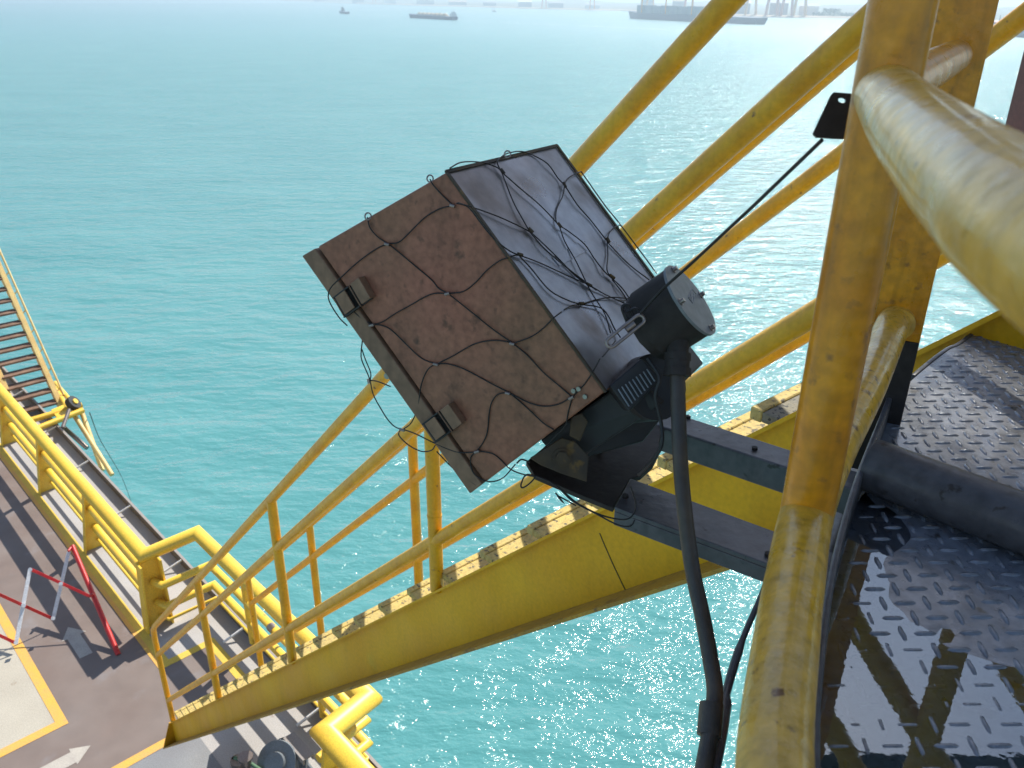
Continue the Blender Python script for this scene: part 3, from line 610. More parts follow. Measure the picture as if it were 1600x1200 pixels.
b.hexa([A1+g_, F1+g_, F2+g_, A2+g_], [b_, e__, d__, c_]); hs = b.build('housing', ['brown', 'steel'], fl, bevel=.0025)
for p in hs.data.polygons:
    if p.normal@Vector(YL) > .5: p.material_index = 1
b = MB(); b.hexa([a_+ZL*.003, f_+ZL*.003, ff-ZL*.003, af-ZL*.003], [A1+ZL*.003, F1+ZL*.003, F2-ZL*.003, A2-ZL*.003]); b.build('lid', 'lid', fl, bevel=.002)
m_ = bpy.data.materials.new('lamp_glass'); m_.use_nodes = True; m_.node_tree.nodes['Principled BSDF'].inputs['Base Color'].default_value = (.3, .33, .33, 1); m_.node_tree.nodes['Principled BSDF'].inputs['Roughness'].default_value = .05; M['glass'] = m_
ic = (a_+f_+af+ff)/4; b = MB(); b.hexa([ic+(x-ic)*.86-YL*.0005 for x in (a_, f_, ff, af)], [ic+(x-ic)*.86-YL*.004 for x in (a_, f_, ff, af)]); b.build('glass', 'glass', fl)
# lip round the top panel
b = MB()
NB = unit(np.cross(f_-a_, b_-a_)); NB = NB if NB@a_ < 0 else -NB       # outward normal of the brown side
NG = unit(np.cross(e__-b_, c_-b_)); NG = NG if NG@YL > 0 else -NG     # outward normal of the grey panel
for p, q in ((b_, e__), (b_, c_), (c_, d__)):
    t = unit(q-p); n2 = unit(np.cross(t, NG)); b.box((p+q)/2+NG*.0012, (q-p)/2+t*.001, n2*.0022, NG*.0012)
b.build('panel_lip', 'rust', fl)
def on_brown(u, v, l=0.): return at_plane(u, v, a_, NB)+NB*l
def on_grey(u, v, l=0.): return at_plane(u, v, b_, NG)+NG*l
# label plate on the grey panel
b = MB(); q = [on_grey(u, v, .0003) for u, v in ((862, 402), (905, 379), (917, 392), (874, 416))]; b.prism(q, NG*.0008); b.build('name_plate', 'steel', fl)
# two latches
for cu, cv in ((557, 463), (697, 658)):
    cc = on_brown(cu, cv); t = unit(on_brown(cu+23, cv-17)-on_brown(cu, cv)); s2 = unit(np.cross(t, NB)); lt = bpy.data.objects.new('latch', None); C.objects.link(lt); lt.parent = fl; lt['_o'] = fl['_o']
    t = t*1.4; s2 = s2*1.25
    b = MB(); b.box(cc+NB*.002-t*.003, t*.020, s2*.0125, NB*.0018)
    for s in (-1, 1): b.box(cc+NB*.006-t*.009+s2*s*.0118, t*.012, s2*.0009, NB*.0045)
    b.build('latch_base', 'black', lt, bevel=.0006)  # recess shade under the latch is put into the base's black colour
    b = MB(); b.box(cc+NB*.0125+t*.0145, t*.0062, s2*.0125, NB*.0012); b.box(cc+NB*.0075+t*.020, t*.0012, s2*.0125, NB*.0065); b.build('latch_hook', 'lid', lt, bevel=.001)
    b = MB(); b.box(cc+NB*.0125-t*.0085, t*.0072, s2*.0105, NB*.0011); b.tube([cc+NB*.008+t*.003-s2*.013, cc+NB*.008+t*.003+s2*.013], .0012, 8); b.tube([cc+NB*.008-t*.021-s2*.0118, cc+NB*.008-t*.021+s2*.0118], .001, 8); b.build('latch_lever', 'lid', lt, bevel=.0006)
# screws on the brown side
b = MB()
for u, v in ((606, 587), (905, 607), (915, 619), (897, 610)): b.cyl(on_brown(u, v, 0), NB, .003 if u > 700 else .0045, .003, 10)
b.build('screw', 'bolt', fl)
# gear box with cooling fins under the lower end
def loc(x, y, z): return a_+XL*x+YL*y+ZL*z
lx = np.linalg.norm(f_-a_)
b = MB(); b.hexa([loc(lx-.005, .12, -.03), loc(lx+.045, .12, -.04), loc(lx+.045, .12, -.27), loc(lx-.005, .12, -.28)], [loc(lx-.005, .27, -.06), loc(lx+.045, .275, -.06), loc(lx+.045, .275, -.26), loc(lx-.005, .27, -.27)]); b.build('gear_box', 'black', fl, bevel=.003)
fin = bpy.data.objects.new('cooling_fins', None); C.objects.link(fin); fin.parent = fl; fin['_o'] = fl['_o']
b = MB()
for k_ in range(9):
    p, q = at_z(966+5.6*k_, 606-3.9*k_+2, .985), at_z(983+5.0*k_, 635-4.9*k_, .985); b.tube([p, q], .0008, 6)
b.build('fin', 'machine', fin)
b = MB(); b.prism([at_z(952, 603, .992), at_z(1003, 560, .992), at_z(1034, 592, .992), at_z(983, 644, .992)], Fv*.05); b.build('fin_block', 'black', fin, bevel=.002)
b = MB(); gcen = at_z(985, 612, 1.10); b.cyl(gcen, unit(-Fv+Rv*.35+Uv*.1), .042, .07, 26); b.cyl(gcen-unit(-Fv+Rv*.35+Uv*.1)*.06, unit(-Fv+Rv*.35), .046, .06, 26); b.build('lamp_socket_housing', 'black', fl, bevel=.004)
b = MB(); b.prism([at_z(905, 655, 1.12), at_z(1020, 600, 1.12), at_z(1045, 640, 1.12), at_z(1005, 690, 1.12), at_z(915, 715, 1.12)], Fv*.08); b.build('yoke_back', 'black', fl, bevel=.003)
b = MB(); b.prism([at_z(u, v, 1.045) for u, v in ((828, 716), (878, 684), (899, 690), (920, 713), (917, 753), (880, 741), (845, 727))], Fv*.006); b.build('yoke_plate', 'rust', fl, bevel=.001)
b = MB(); b.prism([at_z(u, v, 1.03) for u, v in ((893, 652), (909, 645), (919, 659), (906, 690), (890, 681))], Fv*.006); b.build('yoke_plate', 'rust', fl, bevel=.001)
b = MB(); b.cyl(at_z(878, 715, 1.0445), -Fv, .0085, .007, 6); b.cyl(at_z(878, 715, 1.0448), -Fv, .012, .002, 20); b.build('pivot_bolt', 'bolt' if False else 'rust', fl, bevel=.0006)
# junction box
jb = bpy.data.objects.new('junction_box', None); C.objects.link(jb); jb.parent = fl; jb['_o'] = fl['_o']
JZ = .985
jn = unit(Rv*.72+Uv*.50-Fv*.50); jc = at_z(1080, 468, JZ); jr = 64/FPX*JZ
b = MB(); b.cyl(jc-jn*.0035, -jn, jr*.965, .052, 40); b.cyl(jc-jn*.0556, -jn, jr*.90, .012, 10)
b.build('box_body', 'dark_grey', jb, bevel=.0015)
b = MB(); b.cyl(jc-jn*.0034, jn, jr, .0034, 48); b.build('cover', 'cover', jb, bevel=.0008)
ja = unit(np.cross(jn, Uv)); jb2 = np.cross(jn, ja)
for u, v in ((1051, 421), (1104, 457), (1056, 474), (1110, 513)):
    p = at_plane(u, v, jc, jn); dd = p-jc; p = jc+unit(dd)*min(np.linalg.norm(dd), jr*.86); b = MB(); b.cyl(p+jn*.0001, jn, .0042, .0015, 16); b.cyl(p+jn*.0017, jn, .003, .004, 6); b.build('cover_bolt', 'bolt', jb)
# cast emblem: a small diamond outline with strokes
b = MB()
def jp(u, v): return at_plane(u, v, jc, jn)+jn*.0003
for p, q in (((1081, 452), (1088, 460)), ((1088, 460), (1082, 474)), ((1082, 474), (1075, 465)), ((1075, 465), (1081, 452)), ((1079, 458), (1080, 470)), ((1083, 457), (1084, 469)), ((1077, 465), (1087, 461))): b.tube([jp(*p), jp(*q)], .00035, 5)
b.build('emblem', 'machine', jb)
g0 = at_z(1060, 527, JZ-.005); g1 = at_z(1058, 585, JZ-.01); gd = unit(g1-g0); Lg = np.linalg.norm(g1-g0)
b = MB(); b.cyl(g0-gd*.01, gd, .0128, .0099+Lg*.42, 20); b.cyl(g0+gd*Lg*.42, gd, .0158, Lg*.2, 6); b.cyl(g0+gd*(Lg*.62+.0001), gd, .0142, Lg*.2, 20); b.cyl(g0+gd*(Lg*.82+.0002), gd, .0165, Lg*.22, 6); b.build('cable_gland', 'dark_grey', jb, bevel=.001)
# power cable
cp = [(1058, 575, .975), (1060, 640, .965), (1063, 720, .955), (1070, 800, .94), (1082, 890, .93), (1097, 960, .91), (1110, 1030, .89), (1117, 1080, .87), (1112, 1130, .85), (1100, 1200, .82), (1085, 1290, .78)]
b = MB(); b.tube(crom([at_z(*q) for q in cp], 5), [.0088]*51, 18)
tag(b.build('power_cable', 'cable'), 'thick grimy power cable hanging down from the round junction box', 'cable')
b = MB(); b.tube([at_z(1112, 1100, .862), at_z(1108, 1150, .845)], .0125, 14); tag(b.build('cable_tape', 'cable'), 'tape wrap binding the power cable to the grey rod', 'tape')
b = MB(); b.tube(crom([at_z(1207, 880, 1.02), at_z(1190, 930, 1.0), at_z(1160, 1000, .97), at_z(1134, 1085, .92), at_z(1124, 1140, .87), at_z(1112, 1200, .83), at_z(1095, 1290, .78)], 5), [.0035]*11+[.005]*5+[.009]*15, 12)
tag(b.build('support_rod', 'grey_paint'), 'thin grey rod running from the near arm down to the taped cable', 'rod')
# thin control lead under the lamp
b = MB(); b.tube(crom([at_z(1012, 560, .98), at_z(1030, 590, .97), at_z(1024, 620, .975), at_z(1033, 660, .98), at_z(1034, 695, .98), at_z(1018, 722, 1.0), at_z(998, 742, 1.03)], 6), .0022, 8)
tag(b.build('control_lead', 'black'), 'thin black lead looping from behind the junction box to the bracket plate', 'cable')

# ------------------------------------------------------------------ wire net
net = thing('wire_net', 'loose dark steel safety wire net draped over the floodlight housing', 'wire net', at_h(930, 722, .62))
Bw = [[(522, 445), (560, 410), (590, 388), (608, 381), (625, 378), (640, 365), (665, 340), (688, 326), (710, 321)],
 [(575, 339), (580, 355), (592, 370), (608, 381)], [(673, 280), (680, 290), (697, 310), (710, 321)],
 [(608, 381), (630, 398), (650, 415), (675, 437), (687, 450), (702, 458)],
 [(702, 458), (725, 455), (745, 440), (762, 422), (782, 407), (796, 402)],
 [(702, 458), (680, 458), (662, 465), (645, 475), (620, 489), (600, 502), (584, 507), (575, 512), (569, 520), (566, 545)],
 [(522, 445), (516, 455), (517, 470), (530, 495), (545, 508)], [(556, 487), (570, 500), (584, 506), (600, 508), (614, 516), (640, 540), (660, 560), (684, 568)],
 [(566, 545), (567, 560), (575, 582), (579, 594)], [(567, 545), (573, 560), (580, 582), (579, 594)],
 [(579, 594), (590, 595), (603, 599), (612, 603)], [(579, 594), (585, 615), (595, 635), (607, 655), (620, 666), (631, 670)],
 [(631, 670), (642, 662), (650, 647), (655, 632), (660, 602), (667, 582), (675, 572), (684, 568)],
 [(631, 670), (625, 674), (626, 682), (640, 695), (660, 704), (675, 703), (681, 695)],
 [(631, 670), (650, 677), (675, 689), (700, 700), (720, 706), (740, 706), (748, 704)], [(683, 705), (710, 732), (745, 757)],
 [(684, 568), (700, 568), (725, 575), (750, 589), (775, 601), (796, 613)], [(684, 568), (708, 556), (725, 546), (745, 536), (770, 531), (790, 533), (803, 536)],
 [(702, 458), (734, 483), (770, 512), (803, 536)], [(803, 536), (832, 525), (850, 512), (865, 497), (878, 487)], [(803, 536), (825, 555), (850, 580), (875, 602), (895, 620)],
 [(796, 613), (780, 615), (770, 627), (765, 647), (762, 675), (755, 692), (746, 704)], [(796, 613), (825, 637), (850, 659), (866, 671)],
 [(796, 613), (825, 627), (850, 634), (875, 630), (893, 620)], [(895, 620), (888, 645), (884, 665), (868, 682), (850, 700)],
 [(748, 704), (770, 707), (782, 717), (800, 732), (820, 741), (838, 744)], [(746, 704), (736, 715), (740, 735), (752, 747), (768, 752), (788, 745), (807, 724)],
 [(895, 620), (915, 598), (930, 575), (938, 560)]]
Gw = [[(712, 320), (734, 324), (771, 339), (802, 353), (826, 363)], [(826, 363), (838, 374), (870, 404), (898, 432), (917, 448)], [(826, 363), (846, 390), (875, 415), (909, 440), (930, 455)],
 [(700, 266), (717, 257), (742, 254), (760, 258), (776, 266), (782, 271)], [(782, 271), (808, 296), (842, 325), (871, 355)], [(782, 271), (799, 316), (813, 344), (826, 363)],
 [(782, 271), (774, 257), (782, 247), (793, 242), (813, 239), (833, 244), (853, 259), (870, 279), (879, 292)], [(879, 292), (884, 282), (895, 275), (905, 271)],
 [(879, 292), (900, 322), (921, 344), (947, 378)], [(879, 292), (877, 308), (869, 327), (867, 345), (871, 355)], [(871, 355), (887, 364), (910, 384), (927, 404), (941, 427), (953, 435)],
 [(871, 355), (881, 378), (898, 412), (921, 458), (941, 492), (952, 522)], [(947, 378), (949, 367), (957, 358), (967, 354)], [(947, 378), (955, 387), (983, 415), (1012, 439)],
 [(947, 378), (948, 400), (945, 424), (953, 435)], [(953, 435), (969, 452), (990, 478)], [(955, 438), (968, 458), (986, 482)],
 [(905, 271), (944, 322), (961, 347), (1000, 395), (1024, 429)], [(737, 332), (765, 368), (790, 391), (809, 401)], [(796, 402), (809, 401), (842, 412), (884, 432), (917, 448)],
 [(809, 401), (828, 421), (856, 455), (884, 472), (905, 477)], [(917, 448), (944, 461), (972, 475), (988, 482)], [(878, 487), (890, 480), (905, 477), (932, 469), (955, 467), (989, 469), (1006, 474)],
 [(905, 477), (935, 483), (949, 497), (958, 514), (966, 530)], [(710, 321), (728, 324), (737, 332)], [(938, 560), (945, 552), (958, 535)]]
b = MB()
for w_ in Bw:
    P = [on_brown(u, v, .0022+.0012*math.sin(u*.11+v*.07)) for u, v in w_]; P = crom(P, 4); b.tube(P, .0009, 6)
for w_ in Gw:
    P = [on_grey(u, v, .0028+.0015*math.sin(u*.09+v*.1)) for u, v in w_]; P = crom(P, 4); b.tube(P, .0009, 6)
for w_, z_ in (([(838, 744), (828, 755), (817, 762), (814, 757), (822, 742), (838, 744)], 1.06), ([(838, 744), (860, 753), (880, 768), (905, 788), (940, 805), (975, 812), (990, 803), (993, 785), (985, 760)], 1.02),
           ([(875, 764), (895, 783), (930, 802), (965, 820), (985, 822), (992, 812)], 1.02), ([(868, 770), (880, 785), (872, 775), (900, 790)], 1.03), ([(807, 724), (815, 718), (828, 722)], 1.05)):
    b.tube(crom([at_z(u, v, z_) for u, v in w_], 5), .00105, 6)
b.build('net_wire', 'wire', net)
for (u, v, on, ang) in [(608, 381, on_brown, (4, 1)), (710, 321, on_brown, (4, 1)), (702, 458, on_brown, (4, -1)), (584, 507, on_brown, (4, -1)), (684, 568, on_brown, (4, 1)), (796, 613, on_brown, (4, 1)), (803, 536, on_brown, (4, 1)), (895, 620, on_brown, (4, -2)), (748, 704, on_brown, (4, -1)), (579, 594, on_brown, (1, 4)), (631, 670, on_brown, (4, 1)),
                        (826, 363, on_grey, (4, 4)), (782, 271, on_grey, (3, 4)), (871, 355, on_grey, (3, 4)), (879, 292, on_grey, (2, 4)), (947, 378, on_grey, (2, 4)), (953, 435, on_grey, (4, 3)), (809, 401, on_grey, (4, 1)), (917, 448, on_grey, (4, 2)), (905, 477, on_grey, (4, 0))]:
    p, q = on(u-ang[0]*.9, v-ang[1]*.9, .0045), on(u+ang[0]*.9, v+ang[1]*.9, .0045); b = MB(); b.tube([p, q], .0021, 8); b.build('ferrule', 'wire_light' if on is on_brown else 'rust', net)
for u, v in ((575, 338), (672, 279), (793, 241)):
    c0 = at_z(u, v, 1.05); b = MB(); b.tube([c0+Rv*.004*math.cos(t)+Uv*.0045*math.sin(t) for t in [i*math.pi/5 for i in range(10)]], .001, 6, closed=True); b.build('eyelet', 'wire_light', net)
# shackles joining net and line
sh = thing('snap_shackle', 'small steel snap shackle hooking the net wires beside the junction box', 'shackle', at_z(975, 530, .97))
def loop(c0, c1, wd, z_, r_, nm, m):
    p, q = at_z(*c0, z_), at_z(*c1, z_); t = unit(q-p); s = unit(np.cross(t, Fv)); L_ = np.linalg.norm(q-p)
    pts_ = [p+t*wd*(1-math.cos(x))*0+s*wd*math.cos(x)-t*wd*math.sin(x) for x in [math.pi*i/8 for i in range(9)]]+[q-s*wd*math.cos(x)+t*wd*math.sin(x) for x in [math.pi*i/8 for i in range(9)]]
    b = MB(); b.tube(pts_, r_, 8, closed=True); return b.build(nm, m, sh)
loop((955, 535), (999, 500), .0055, .955, .0021, 'hook_body', 'wire_light'); loop((978, 482), (985, 500), .0045, .965, .0018, 'eye', 'wire')
loop((983, 492), (992, 488), .0045, .962, .0016, 'ring', 'wire'); b = MB(); b.cyl(at_z(978, 515, .958), Rv*.7+Uv*.5, .0048, .012, 12); b.build('barrel', 'wire_light', sh)
# line from the net to the tag plate on the post
tp_c = at_z(1303, 182, .665)
b = MB(); b.tube([at_z(1000, 490, .95), at_z(1035, 452, .935), at_z(1080, 412, .89), at_z(1180, 319, .79), at_z(1284, 219, .672)], .00175, 8)
tag(b.build('safety_line', 'wire'), 'taut dark safety wire from the lamp up to the small plate on the post', 'wire')
pu = at_z(1303, 150, .665)-at_z(1300, 212, .665); pv = at_z(1330, 182, .665)-at_z(1275, 182, .665)
corner = [(1303, 144), (1340, 147), (1338, 218), (1276, 214), (1271, 208), (1299, 148)]
hole = [(1316+6.5*math.cos(t), 156+4.5*math.sin(t)) for t in [i*math.pi/8 for i in range(16)]]
bm = bmesh.new(); zt = .665
o1 = [bm.verts.new(at_z(u, v, zt)) for u, v in corner]; ed = [bm.edges.new((o1[i], o1[(i+1) % len(o1)])) for i in range(len(o1))]
h1 = [bm.verts.new(at_z(u, v, zt)) for u, v in hole]; ed += [bm.edges.new((h1[i], h1[(i+1) % 16])) for i in range(16)]
r_ = bmesh.ops.triangle_fill(bm, edges=ed, use_beauty=True); fs = [g for g in r_['geom'] if isinstance(g, bmesh.types.BMFace)]
ex = bmesh.ops.extrude_face_region(bm, geom=fs); bmesh.ops.translate(bm, vec=Vector(Fv*.0025), verts=[g for g in ex['geom'] if isinstance(g, bmesh.types.BMVert)])
tagp = bm_obj(bm, 'tag_plate', 'dark_grey', smooth=False); tag(tagp, 'small dark plate with a round hole fixed beside the yellow post', 'plate')

# ------------------------------------------------------------------ ships and far shore
def sea_at(u, v): return at_h(u, v, HC)
def hull(b, p0, p1, wd, ht, mi=0, bow=.14):
    t = unit(p1-p0); n_ = A([-t[1], t[0], 0]); L_ = np.linalg.norm(p1-p0)
    outl = [(0, -.35), (.03, -.5), (1-bow, -.5), (1, 0), (1-bow, .5), (.03, .5), (0, .35)]
    lo = [p0+t*(L_*(x*.97+.01))+n_*wd*y*.86 for x, y in outl]; hi = [p0+t*L_*x+n_*wd*y+Z*ht*(1+.35*max(0, x-.8)/.2) for x, y in outl]
    n = len(outl); b._add(lo+hi, [list(range(n)), list(range(n, 2*n))]+[(i, (i+1) % n, n+(i+1) % n, n+i) for i in range(n)], mi=mi); return t, n_, L_
p0, p1 = sea_at(711, 31.5), sea_at(639, 27.5)
bg_ = thing('barge', 'low dark blue barge heaped with pale sand trailing a wake', 'barge', (p0+p1)/2)
b = MB(); t, n_, L_ = hull(b, p0, p1, 14, 4.2); b.build('hull', 'hull', bg_)
b = MB()
for k_ in range(7):
    c0 = p0+t*L_*(.2+.09*k_)+Z*4.2; r_ = 6.3+rnd.uniform(-.8, .8); vs_ = [c0+t*r_*1.15*math.cos(x)*q+n_*r_*.9*math.sin(x)*q+Z*hh for q, hh in ((1, 0), (.7, 2.2), (.3, 3.8)) for x in [i*math.pi/6 for i in range(12)]]
    b._add(vs_, [(r*12+i, r*12+(i+1) % 12, (r+1)*12+(i+1) % 12, (r+1)*12+i) for r in range(2) for i in range(12)]+[list(range(24, 36))])
b.build('sand_load', 'sand', bg_)
b = MB(); b.box(p0+t*4.5+Z*6.2, t*2.5, n_*4, Z*1.99); b.box(p0+t*4.5+Z*9.2, t*1.8, n_*2.5, Z*.99); b.tube([p0+t*4+Z*10.2, p0+t*4+Z*14], .2, 6); b.build('wheelhouse', 'sup', bg_)
p0, p1 = sea_at(544, 22), sea_at(530, 20.5)
tg = thing('tugboat', 'tiny dark tugboat left of the sand barge', 'boat', (p0+p1)/2)
b = MB(); t, n_, L_ = hull(b, p0, p1, 7, 3.4, bow=.3); b.build('hull', 'hull', tg)
b = MB(); b.box(p0+t*L_*.55+Z*5.6, t*3.6, n_*2.2, Z*2.19); b.box(p0+t*L_*.6+Z*9, t*2, n_*1.8, Z*1.19); b.tube([p0+t*L_*.5+Z*10.2, p0+t*L_*.5+Z*14], .25, 6); b.build('wheelhouse', 'slate', tg)
p0, p1 = sea_at(775, 18.5), sea_at(768, 18); tg2 = thing('launch', 'tiny pale launch on the water right of the sand barge', 'boat', (p0+p1)/2)
b = MB(); t, n_, L_ = hull(b, p0, p1, 4.5, 2.2, bow=.3); b.build('hull', 'sup', tg2); b = MB(); b.box(p0+t*L_*.4+Z*3.4, t*2.5, n_*1.5, Z*1.19); b.build('cabin', 'sup', tg2)
p0, p1 = sea_at(1190, 38.5), sea_at(981, 28.5)
cs = thing('cargo_ship', 'large dark blue cargo ship loaded with grey blocks behind the diagonal rail', 'ship', (p0+p1)/2)
b = MB(); t, n_, L_ = hull(b, p0, p1, 26, 8); b.build('hull', 'hull', cs)
for k_ in range(8):
    b = MB(); b.box(p0+t*L_*(.36+.068*k_)+Z*(8.05+5.5), t*L_*.0315, n_*11, Z*(5.4+.8*math.sin(k_*2.1))); b.build('cargo_block', 'slate', cs)
for k_ in range(3):
    b = MB(); c0 = p0+t*L_*(.42+.2*k_)+Z*8; b.tube([c0+n_*12, c0+n_*12+Z*26], 1., 8); b.tube([c0+n_*12+Z*24, c0+n_*12+Z*20+t*18], .6, 6); b.build('deck_crane', 'crane_orange', cs)
b = MB(); b.box(p0+t*L_*.24+Z*12.5, t*6, n_*10, Z*4.4); b.box(p0+t*L_*.24+Z*19, t*4, n_*9, Z*1.9); b.tube([p0+t*L_*.26+Z*21, p0+t*L_*.26+Z*30], .5, 6); b.build('superstructure', 'sup', cs)
p0, p1 = sea_at(1640, 62), sea_at(1505, 47)
rs = thing('red_ship', 'hazy ship with red and blue hull at the right behind the yellow rail', 'ship', (p0+p1)/2)
b = MB(); t, n_, L_ = hull(b, p0, p1, 18, 7); b.build('hull', 'hull', rs); b = MB(); b.box(p0+t*L_*.5+Z*9, t*L_*.42, n_*8.5, Z*1.95); b.build('deck_cargo', 'hull_red', rs)
b = MB(); b.tube([p0+t*L_*.55+Z*11, p0+t*L_*.55+Z*17], .3, 6); b.build('mast', 'hull', rs)
# wakes lie on the water
def wake(px, w0, w1, name='wake'):
    P = [sea_at(*q)+Z*.06 for q in px]; vs_ = []
    for i, p in enumerate(P):
        t = unit(P[min(i+1, len(P)-1)]-P[max(i-1, 0)]); n_ = A([-t[1], t[0], 0]); q = (w0+(w1-w0)*i/(len(P)-1))*(1+.3*math.sin(i*2.3)); vs_ += [p+n_*q, p-n_*q]
    b = MB(); b._add(vs_, [(2*i, 2*i+1, 2*i+3, 2*i+2) for i in range(len(P)-1)]); b.build(name, 'foam', kind='structure')
mf = bpy.data.materials.new('foam'); mf.use_nodes = True; n = mf.node_tree.nodes; L = mf.node_tree.links; p_ = n['Principled BSDF']; p_.inputs['Base Color'].default_value = (.8, .85, .85, 1); p_.inputs['Roughness'].default_value = .8
tcn = n.new('ShaderNodeNewGeometry'); nz = n.new('ShaderNodeTexNoise'); nz.inputs['Scale'].default_value = .15; nz.inputs['Detail'].default_value = 6; mr = n.new('ShaderNodeMapRange'); mr.inputs['From Min'].default_value = .4; mr.inputs['From Max'].default_value = .7; mr.inputs['To Max'].default_value = .9
L.new(tcn.outputs['Position'], nz.inputs['Vector']); L.new(nz.outputs['Fac'], mr.inputs['Value']); L.new(mr.outputs[0], p_.inputs['Alpha']); M['foam'] = mf
def seg(a0, a1, n=14): return [(a0[0]+(a1[0]-a0[0])*i/n, a0[1]+(a1[1]-a0[1])*i/n) for i in range(n+1)]
wake(seg((711, 31.5), (1040, 46)), 2.5, 3.5); wake(seg((544, 22), (610, 25)), 1.5, 5); wake(seg((766, 18.5), (690, 20)), 1.5, 6)
# land
sh_px = [(440, 1.6), (490, 3.2), (560, 6), (640, 8.6), (720, 10.5), (800, 13), (900, 15.6), (968, 17), (1010, 19), (1100, 24), (1200, 27), (1300, 28.5), (1380, 31), (1500, 33), (1600, 37), (1800, 46)]
front = [sea_at(u, v) for u, v in sh_px]
b = MB(); vs_ = []; fs_ = []
for i, p in enumerate(front):
    t = unit(A([p[0], p[1], 0])); 
    for j, (d_, z_) in enumerate(((0, -.5), (6, 2.2), (30, 3.2), (400, 5+3*math.sin(i*1.7)), (1400, 16+8*math.sin(i*2.3)), (3000, 10))): vs_.append(p+t*d_+Z*z_)
for i in range(len(front)-1):
    for j in range(5): fs_.append((i*6+j, (i+1)*6+j, (i+1)*6+j+1, i*6+j+1))
b._add(vs_, fs_, mi=0); b.mi[:] = [1 if k_ % 5 < 2 else 0 for k_ in range(len(fs_))]; b.build('far_shore', ['land', 'beach'], kind='structure')
def shore_pt(u, back=40.):
    for i in range(len(sh_px)-1):
        if sh_px[i][0] <= u <= sh_px[i+1][0]:
            tt = (u-sh_px[i][0])/(sh_px[i+1][0]-sh_px[i][0]); p = sea_at(u, sh_px[i][1]+(sh_px[i+1][1]-sh_px[i][1])*tt); return p+unit(A([p[0], p[1], 0]))*back
k_ = 0
kinds = ['long grey warehouse', 'pale blue warehouse', 'white roofed shed', 'mauve dockside block', 'low brown store', 'tall grey works hall']
marks = {500: 'at the far left end of the shore', 560: 'on the shore above the tugboat', 610: 'on the shore left of the barge', 665: 'on the shore above the sand barge', 715: 'on the shore right of the sand barge', 765: 'on the shore behind the launch', 820: 'on the middle of the far shore', 868: 'right of the middle of the far shore', 925: 'left of the cargo ship on the shore', 1010: 'on the shore behind the stern of the cargo ship', 1060: 'behind the middle of the cargo ship', 1120: 'behind the bow of the cargo ship', 1160: 'on the shore right of the cargo ship', 1215: 'on the shore between the two diagonal rails', 1262: 'beside the dark trees on the shore'}
for u, mk in marks.items():
    D_ = np.linalg.norm(shore_pt(u)); sc = D_/FPX; p = shore_pt(u, 60+rnd.random()*60); t = unit(np.cross(Z, p)); wd = sc*rnd.uniform(16, 26); ht = (sc*rnd.uniform(4, 7)+4)*(1.9 if u > 1000 else 1); dp = 25
    kd = kinds[k_ % 6]; wb = thing('warehouse', f'{kd} {mk}', 'warehouse', p, 'warehouses along the far shore')
    n_ = np.cross(t, Z); b = MB(); b.box(p+Z*ht/2, t*wd/2, n_*dp/2, Z*ht/2); b.build('wall', 'shed_white' if k_ % 6 in (2,) else 'shed', wb)
    b = MB(); a0 = p+Z*(ht+.02)-t*(wd/2+1); b.prism([a0-n_*(dp/2+1), a0+n_*(dp/2+1), a0+Z*5], t*(wd+2)); b.build('roof', 'beach' if k_ % 6 == 4 else ('shed_white' if k_ % 3 == 0 else 'shed'), wb); k_ += 1
cr = {585: ('crane_red', 40, 'above the gap between tugboat and barge'), 850: ('crane_red', 44, 'left of the middle of the far shore'), 925: ('crane_orange', 46, 'just left of the cargo ship'), 1015: ('crane_orange', 60, 'behind the stern of the cargo ship'), 1075: ('crane_red', 62, 'behind the middle of the cargo ship'), 1140: ('crane_orange', 62, 'just left of the diagonal rail'), 1172: ('crane_orange', 66, 'first right of the diagonal rail'), 1205: ('crane_red', 70, 'second right of the diagonal rail'), 1228: ('crane_red', 66, 'third right of the diagonal rail'), 1248: ('crane_orange', 72, 'last before the open sky')}
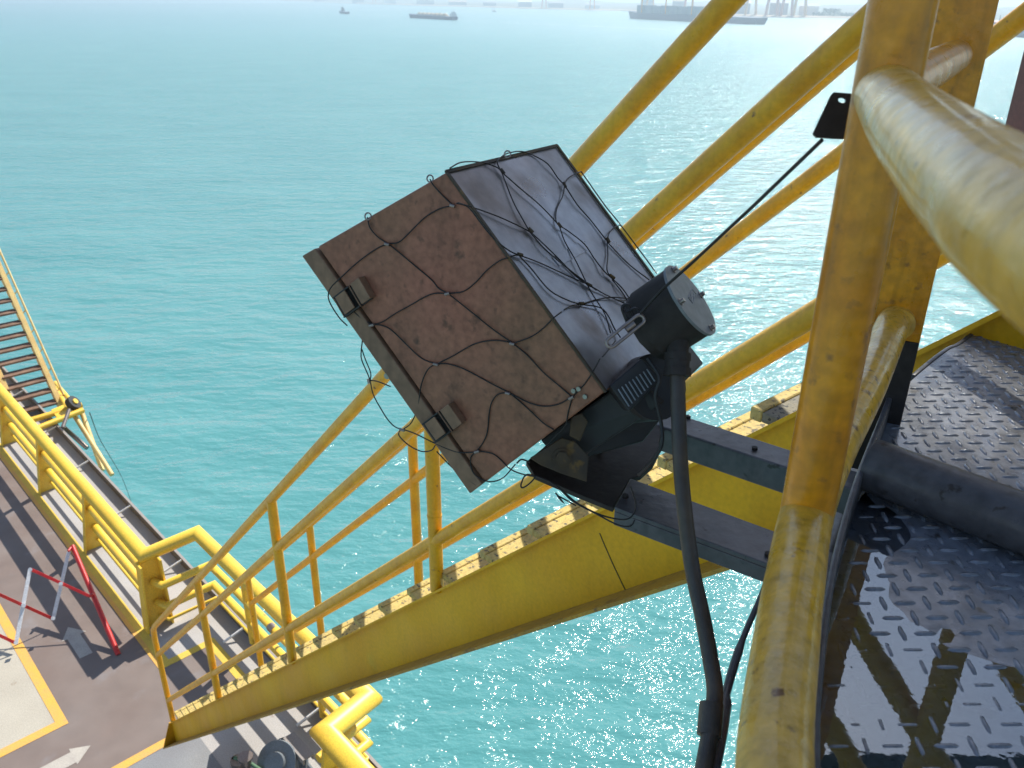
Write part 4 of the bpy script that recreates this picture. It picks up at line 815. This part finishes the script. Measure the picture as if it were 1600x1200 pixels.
for u, (m, ht, mk) in cr.items():
    p = shore_pt(u, 28); t = unit(np.cross(Z, p)); n_ = np.cross(t, Z); g = thing('gantry_crane', f'hazy {"red" if m == "crane_red" else "orange"} dock crane {mk}', 'crane', p, 'dock cranes on the far shore'); s = ht/60
    for i in (-1, 1):
        for j in (-1, 1): b = MB(); b.tube([p+t*9*i*s+n_*8*j*s, p+t*6*i*s+n_*5*j*s+Z*ht*.62], 2.3*s, 6); b.build('leg', m, g)
    b = MB(); b.box(p+Z*(ht*.62+2), t*9*s, n_*8*s, Z*1.99); b.box(p+Z*(ht*.62+7), t*4*s, n_*4*s, Z*2.9); b.build('machine_house', m, g)
    b = MB(); b.tube([p+Z*(ht*.62+10), p+Z*(ht*1.1)+t*26*s*(1 if u % 2 else -1)], 2.2*s, 6); b.tube([p+Z*(ht*.62+10), p+Z*ht], 1.8*s, 6); b.tube([p+Z*ht, p+Z*(ht*1.1)+t*26*s*(1 if u % 2 else -1)], .3, 4); b.build('boom', m, g)
# far trees
b = MB()
for k_ in range(900):
    u = rnd.uniform(1268, 1345); p = shore_pt(u, 30+rnd.random()*80)+Z*(2+rnd.random()**.8*(13 if 1284 < u < 1312 else 6)); r_ = rnd.uniform(1.2, 2.6); d_ = A([rnd.gauss(0, 1) for _ in range(3)]); d_ = unit(d_); e = unit(np.cross(d_, A([.3, .2, .9])))
    b._add([p+d_*r_, p+e*r_, p-d_*r_, p-e*r_], [(0, 1, 2, 3)])
b.build('far_wood', 'wood', kind='stuff')

# ------------------------------------------------------------------ haze over the sea
mh = bpy.data.materials.new('haze'); mh.use_nodes = True; n = mh.node_tree.nodes; n.remove(n['Principled BSDF']); pv_ = n.new('ShaderNodeVolumePrincipled'); pv_.inputs['Color'].default_value = (.72, .90, 1, 1); pv_.inputs['Density'].default_value = 4.2e-4; pv_.inputs['Anisotropy'].default_value = .45
mh.node_tree.links.new(pv_.outputs[0], n['Material Output'].inputs['Volume']); M['haze'] = mh
b = MB(); b.box(A([0, R_-300, (85-HC-1-HC)/2]), A([R_+100, 0, 0]), A([0, R_+400, 0]), Z*(85+1)/2); hz = b.build('haze', 'haze', kind='stuff')
hz.display_type = 'WIRE'
for o in bpy.data.objects:
    if '_o' in o: del o['_o']
